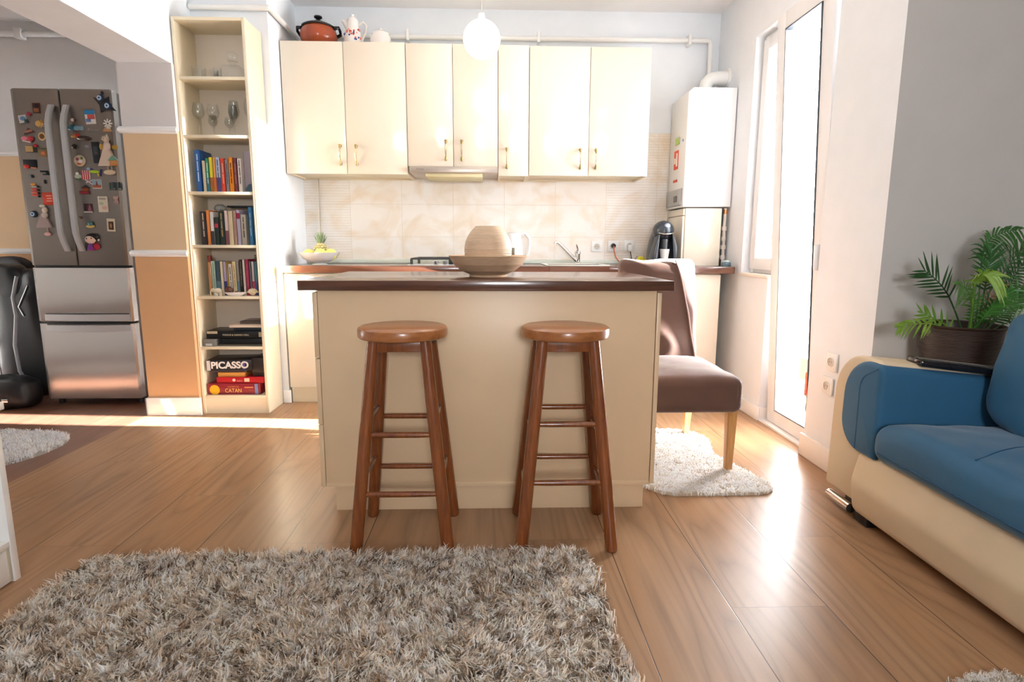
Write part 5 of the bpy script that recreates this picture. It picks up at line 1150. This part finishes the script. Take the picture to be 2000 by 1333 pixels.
# ================================================================== SOFA
sf = thing('sofa', (1.9, 1.4, 0), 'blue and cream upholstered sofa along the right side', 'sofa')
def roundpoly(P, rads, n=8):
    out = []
    for i, (p, r) in enumerate(zip(P, rads)):
        a = Vector(P[i-1]); b = Vector(p); c_ = Vector(P[(i+1) % len(P)])
        if r <= 0: out.append(tuple(b)); continue
        u = (a-b).normalized(); v = (c_-b).normalized(); ang = u.angle(v); d = r/math.tan(ang/2)
        ctr = b+(u+v).normalized()*(r/math.sin(ang/2)); s = b+u*d; e = b+v*d
        a0 = math.atan2(*(s-ctr).yx); a1 = math.atan2(*(e-ctr).yx)
        da = (a1-a0+PI) % (2*PI)-PI
        out += [tuple(ctr+r*Vector((math.cos(a0+da*k/n), math.sin(a0+da*k/n)))) for k in range(n+1)]
    return out
slope = lambda v: Vector((v.x, v.y, v.z-(v.x-1.43)*.10*max(0, min(1, (v.z-.2)/.4))))
def arm(yo, yi, s_=1):
    P = roundpoly([(yo, .075), (yo+.012*s_, .66), (yi+.02*s_, .66), (yi, .62), (yi, .075)], [0.02, .17, .03, .02, 0.01])
    b = MB(); b.prism(P, 'X', 1.425, 2.15, .018, seg=4); return b.build('armrest', LEATH, sf, fn=slope, angle=50)
arm(2.335, 2.04, -1)
P = roundpoly([(2.245, .285), (2.240, .656), (2.018, .645), (2.018, .285)], [.12, .15, .03, .02])
pad = MB(); pad.prism(P, 'X', 1.408, 2.10, .02, seg=4)
pd = pad.build('arm_pad', BLUEF, sf, fn=slope, angle=50)
b = MB(); Q = roundpoly([(2.130, .30), (2.135, .58), (2.04, .632)], [0, .07, 0])
b.tube([(1.4085, p[0], p[1]-.0) for p in Q], .0028, 6); b.build('piping', mat('dark_blue_piping', '184A6C', .7), pd)
# base roll
P = roundpoly([(1.415, .035), (1.395, .17), (1.425, .31), (1.75, .31), (1.75, .035)], [.05, .12, .06, .01, .01])
b = MB(); b.prism(P, 'Y', .35, 2.135, .03, seg=4); b.build('front_panel', LEATH, sf, angle=50)
# seat cushion
def seatf(v):
    w = .010*noise.noise(Vector((v.x*3, v.y*4, 0)))+.005*noise.noise(Vector((v.x*9, v.y*12, 3)))
    edge = max(0, 1-abs(v.y-2.03)/.25)
    return Vector((v.x+.01*noise.noise(Vector((v.y*3, v.z*4, 5))), v.y, v.z+(w-.03*edge*edge if v.z > .38 else 0)))
b = MB(); b.box(1.385, 2.30, .40, 2.03, .29, .455, .06, seg=6)
bmesh.ops.subdivide_edges(b.bm, edges=[e for e in b.bm.edges if e.calc_length() > .1], cuts=30, use_grid_fill=True)
sc = b.build('seat_cushion', BLUEF, sf, fn=seatf, angle=60)
pts = [(1.383, 1.60+.0*i, .345) for i in range(1)]
b = MB(); b.tube([seatf(Vector((1.425+.5*i/20, 1.60+.14*math.sin(i/20*PI/2), .4545))) for i in range(21)], .0025, 8)
b.tube([seatf(Vector((1.386, y, .335))) for y in np.linspace(1.97, .45, 40)], .0028, 8)
b.build('piping', MC['dark_blue_piping'], sc)
# back + pillows
b = MB(); b.box(2.31, 2.5, .35, 2.34, .10, .74, .06, seg=5); b.build('back_frame', LEATH, sf, angle=50)
plm = Matrix.Translation((1.89, 1.665, .65)) @ Matrix.Rotation(math.radians(5), 4, 'Y')
b = MB(); b.soft((0, 0, 0),   .12, .335, .215, .32, .022, 6, 44, M=plm); tag(b.build('cushion', BLUEF), 'square blue scatter cushion leaning in the far corner of the sofa', 'cushion')
b = MB(); b.cyl((1.432, 2.30, .040), (1.432, 2.15, .040), .020, seg=20); b.build('foot', CHROME, sf)
MB().box(1.44, 1.50, 2.06, 2.14, 0, .075, .004).build('foot', BLACKP, sf)
MB().box(1.5, 2.3, 2.2, 2.3, 0, .08, .004).build('foot', BLACKP, sf)
MB().box(1.5, 2.3, .45, .55, 0, .08, .004).build('foot', BLACKP, sf)
# device on the arm
ed = thing('electronic_device', (1.78, 2.045, .62), 'slim black electronic device with white sticker on the sofa arm', 'electronic device')
DM = Matrix.Translation((1.735, 2.055, .629)) @ Matrix.Rotation(math.radians(-10), 4, 'Z') @ Matrix.Rotation(math.radians(5.7), 4, 'Y')
MB().box(-.17, .17, -.055, .055, -.003, .020, .006, M=DM).build('casing', BLACKG, ed)
MB().box(.105, .145, -.0565, -.0545, .001, .017, M=DM).build('sticker', flat('C9C9CE'), ed)
b = MB()
for k in range(12): b.box(-.15+.02*k, -.135+.02*k, -.045, -.02, .020, .0225, .001, M=DM)
b.build('keys', mat('key_grey', '3C3C3E', .3), ed)
for i in (-.01, .02): MB().box(-.16, .16, i, i+.004, .020, .0215, M=DM).build('ridge', mat('ridge_grey', '8A8378', .4), ed)

# ================================================================== PLANT
pp = thing('potted_palm', (1.87, 2.245, .60), 'green parlour palm in a ribbed dark brown pot behind the sofa arm', 'potted plant')
prof = [(0, 0), (.128, 0)]+[(.130+.012*i/44+(.0016 if i % 2 else 0), .004+.138*i/44) for i in range(45)]+[(.147, .146), (.149, .152), (.145, .155), (.138, .15), (.132, .1), (0, .1)]
MB().lathe(prof, (1.865, 2.245, .602), 64).build('pot', mat('dark_rattan_pot', '33221B', .35, var=.2, vscale=30, vstretch=(1, 1, 8)), pp)
MB().lathe([(0, .120), (.08, .118), (.134, .112)], (1.865, 2.245, .602), 32).build('soil', mat('soil', '6A4630', .9, bump=.6, bscale=70, var=.3, vscale=40), pp)
FR = {'A': [(1.813, 2.17, 0.736), (1.779, 2.17, 0.808), (1.74, 2.17, 0.878), (1.707, 2.17, 0.917), (1.666, 2.17, 0.952), (1.639, 2.17, 0.969)],
'B': [(1.785, 2.17, 0.73), (1.726, 2.16, 0.755), (1.673, 2.15, 0.771), (1.615, 2.14, 0.772), (1.558, 2.13, 0.769), (1.53, 2.12, 0.764)],
'C': [(1.765, 2.17, 0.739), (1.742, 2.162, 0.762), (1.689, 2.155, 0.788), (1.653, 2.148, 0.803), (1.624, 2.14, 0.816)],
'D': [(1.861, 2.17, 0.736), (1.864, 2.175, 0.878), (1.862, 2.18, 1.001), (1.868, 2.185, 1.063), (1.901, 2.19, 1.102), (1.957, 2.195, 1.119), (2.008, 2.2, 1.125)],
'T': [(1.872, 2.17, 0.736), (1.874, 2.165, 0.879), (1.874, 2.16, 0.95), (1.872, 2.155, 1.002), (1.871, 2.15, 1.043)],
'E': [(1.883, 2.17, 0.736), (1.909, 2.182, 0.888), (1.959, 2.195, 0.951), (2.018, 2.208, 1.029), (2.061, 2.22, 1.06)],
'F': [(1.89, 2.17, 0.736), (1.974, 2.192, 0.859), (2.016, 2.215, 0.911), (2.056, 2.238, 0.956), (2.109, 2.26, 1.017)],
'G': [(1.843, 2.17, 0.732), (1.82, 2.148, 0.845), (1.801, 2.125, 0.931), (1.809, 2.102, 0.96), (1.843, 2.08, 0.954)],
'H': [(1.836, 2.17, 0.732), (1.813, 2.14, 0.829), (1.777, 2.11, 0.884), (1.723, 2.08, 0.917), (1.677, 2.05, 0.922)],
'I': [(1.872, 2.17, 0.739), (1.892, 2.18, 0.813), (1.926, 2.19, 0.866), (1.978, 2.2, 0.915)],
'J': [(1.898, 2.17, 0.736), (1.943, 2.167, 0.786), (1.981, 2.163, 0.833), (2.032, 2.16, 0.887)],
'K': [(1.927, 2.17, 0.739), (1.945, 2.153, 0.763), (1.964, 2.137, 0.78), (2.008, 2.12, 0.792)],
'L': [(1.85, 2.17, 0.735), (1.845, 2.17, 0.80), (1.83, 2.15, 0.86), (1.80, 2.13, 0.90)],
'M': [(1.86, 2.17, 0.735), (1.88, 2.15, 0.80), (1.90, 2.13, 0.86), (1.94, 2.11, 0.90)],
'N': [(1.85, 2.17, 0.735), (1.85, 2.13, 0.79), (1.86, 2.10, 0.84), (1.87, 2.07, 0.87)],
'O': [(1.91, 2.17, 0.735), (1.95, 2.17, 0.83), (2.02, 2.17, 0.90), (2.11, 2.17, 0.93)]}
FS = {'A': (.092, 10, '264A22', .35, .0), 'B': (.05, 10, '7FA03A', .2, .5), 'C': (.06, 7, '6E9636', .0, -.1), 'D': (.085, 18, '34652A', .35, .9), 'T': (.085, 16, '2E5E2A', .3, .2),
      'E': (.085, 15, '305A2C', .3, .35), 'F': (.085, 15, '305A2C', .3, .3), 'G': (.075, 14, '7C9E38', .45, .9), 'H': (.07, 12, '4E7E30', .4, .8), 'I': (.05, 8, 'A8805A', .3, .2),
      'J': (.07, 14, '3C6A2E', .25, .1), 'K': (.06, 5, '4A6E3A', .6, .1), 'L': (.06, 12, '4A7A32', .2, .4), 'M': (.06, 12, '3F7A30', .2, .5), 'N': (.06, 12, '4E8A38', .2, .6), 'O': (.08, 12, '4A7E38', .3, .4)}
def interp(P, t):
    n = len(P)-1; s = t*n; i = min(int(s), n-1); return P[i].lerp(P[i+1], s-i)
camp = Vector((0, 0, 1.07))
for key, pts_ in FR.items():
    P = [camp+(Vector(p)-camp)*(2.235/2.17) for p in pts_]
    Ll, n, colr, t0, droop = FS[key]
    m_ = mat('leaf_'+key, colr, .38, var=.18, vscale=25)
    b = MB(); b.tube([interp(P, i/12) for i in range(13)], [.0035-.0022*i/12 for i in range(13)], 6)
    rr = random.Random(ord(key))
    for i in range(n):
        t = t0+(1-t0)*(i+.5)/n if i < n-1 else 1.0
        c0 = interp(P, min(t, .999)); d = (interp(P, min(1, t+.06))-interp(P, max(0, t-.06))).normalized()
        for s_ in (-1, 1):
            L_ = 1.15*Ll*(1-.35*abs(2*((t-t0)/(1-t0+1e-6))-1)**2)*rr.uniform(.85, 1.1)
            plane = Vector((0, -1, .15)).normalized()
            sd = d.cross(plane).normalized()*s_
            out = (sd*(.9-.5*(t-t0))+d*(.55+.5*(t-t0))+Vector((0, rr.uniform(-.25, .25), 0))).normalized()
            w = .0044 if key not in 'BCG' else .0058
            prev = None
            nrm = out.cross(d).normalized() if out.cross(d).length > 1e-3 else plane
            wd = nrm.cross(out).normalized()
            for k in range(6):
                u = k/5; q = c0+out*L_*u+Vector((0, 0, -droop*L_*.75*u*u)); ww = w*math.sin(PI*min(.97, .12+.85*u)**.8)*(1.0 if k < 5 else .05)
                cur = (b.bm.verts.new(q-wd*ww), b.bm.verts.new(q+nrm*ww*.35), b.bm.verts.new(q+wd*ww))
                if prev:
                    b.bm.faces.new((prev[0], prev[1], cur[1], cur[0])); b.bm.faces.new((prev[1], prev[2], cur[2], cur[1]))
                prev = cur
    b.build('frond', m_, pp, angle=80)

pp.location.z += .015
# wall sockets by the sofa
socket(1.619, 2.672, .532, 'white wall socket on the pillar, upper of the two', 'X', sz=.09)
socket(1.619, 2.688, .412, 'white wall socket on the pillar, just above the sofa arm', 'X', sz=.085)
# balcony packet
pk = thing('shopping_bag', (2.1, 3.66, -.02), 'red and grey bag standing outside on the balcony', 'bag')
MB().box(2.06, 2.20, 3.55, 3.70, .10, .26, .01).build('upper_part', mat('bag_red', 'D01208', 1, spec=0), pk)
MB().box(2.06, 2.20, 3.55, 3.70, .055, .10, .006).build('band', mat('bag_yellow', 'A0A060', 1, spec=0), pk)
MB().box(2.07, 2.19, 3.56, 3.69, -.02, .055, .012).build('base', mat('bag_grey', '141414', 1, spec=0), pk)
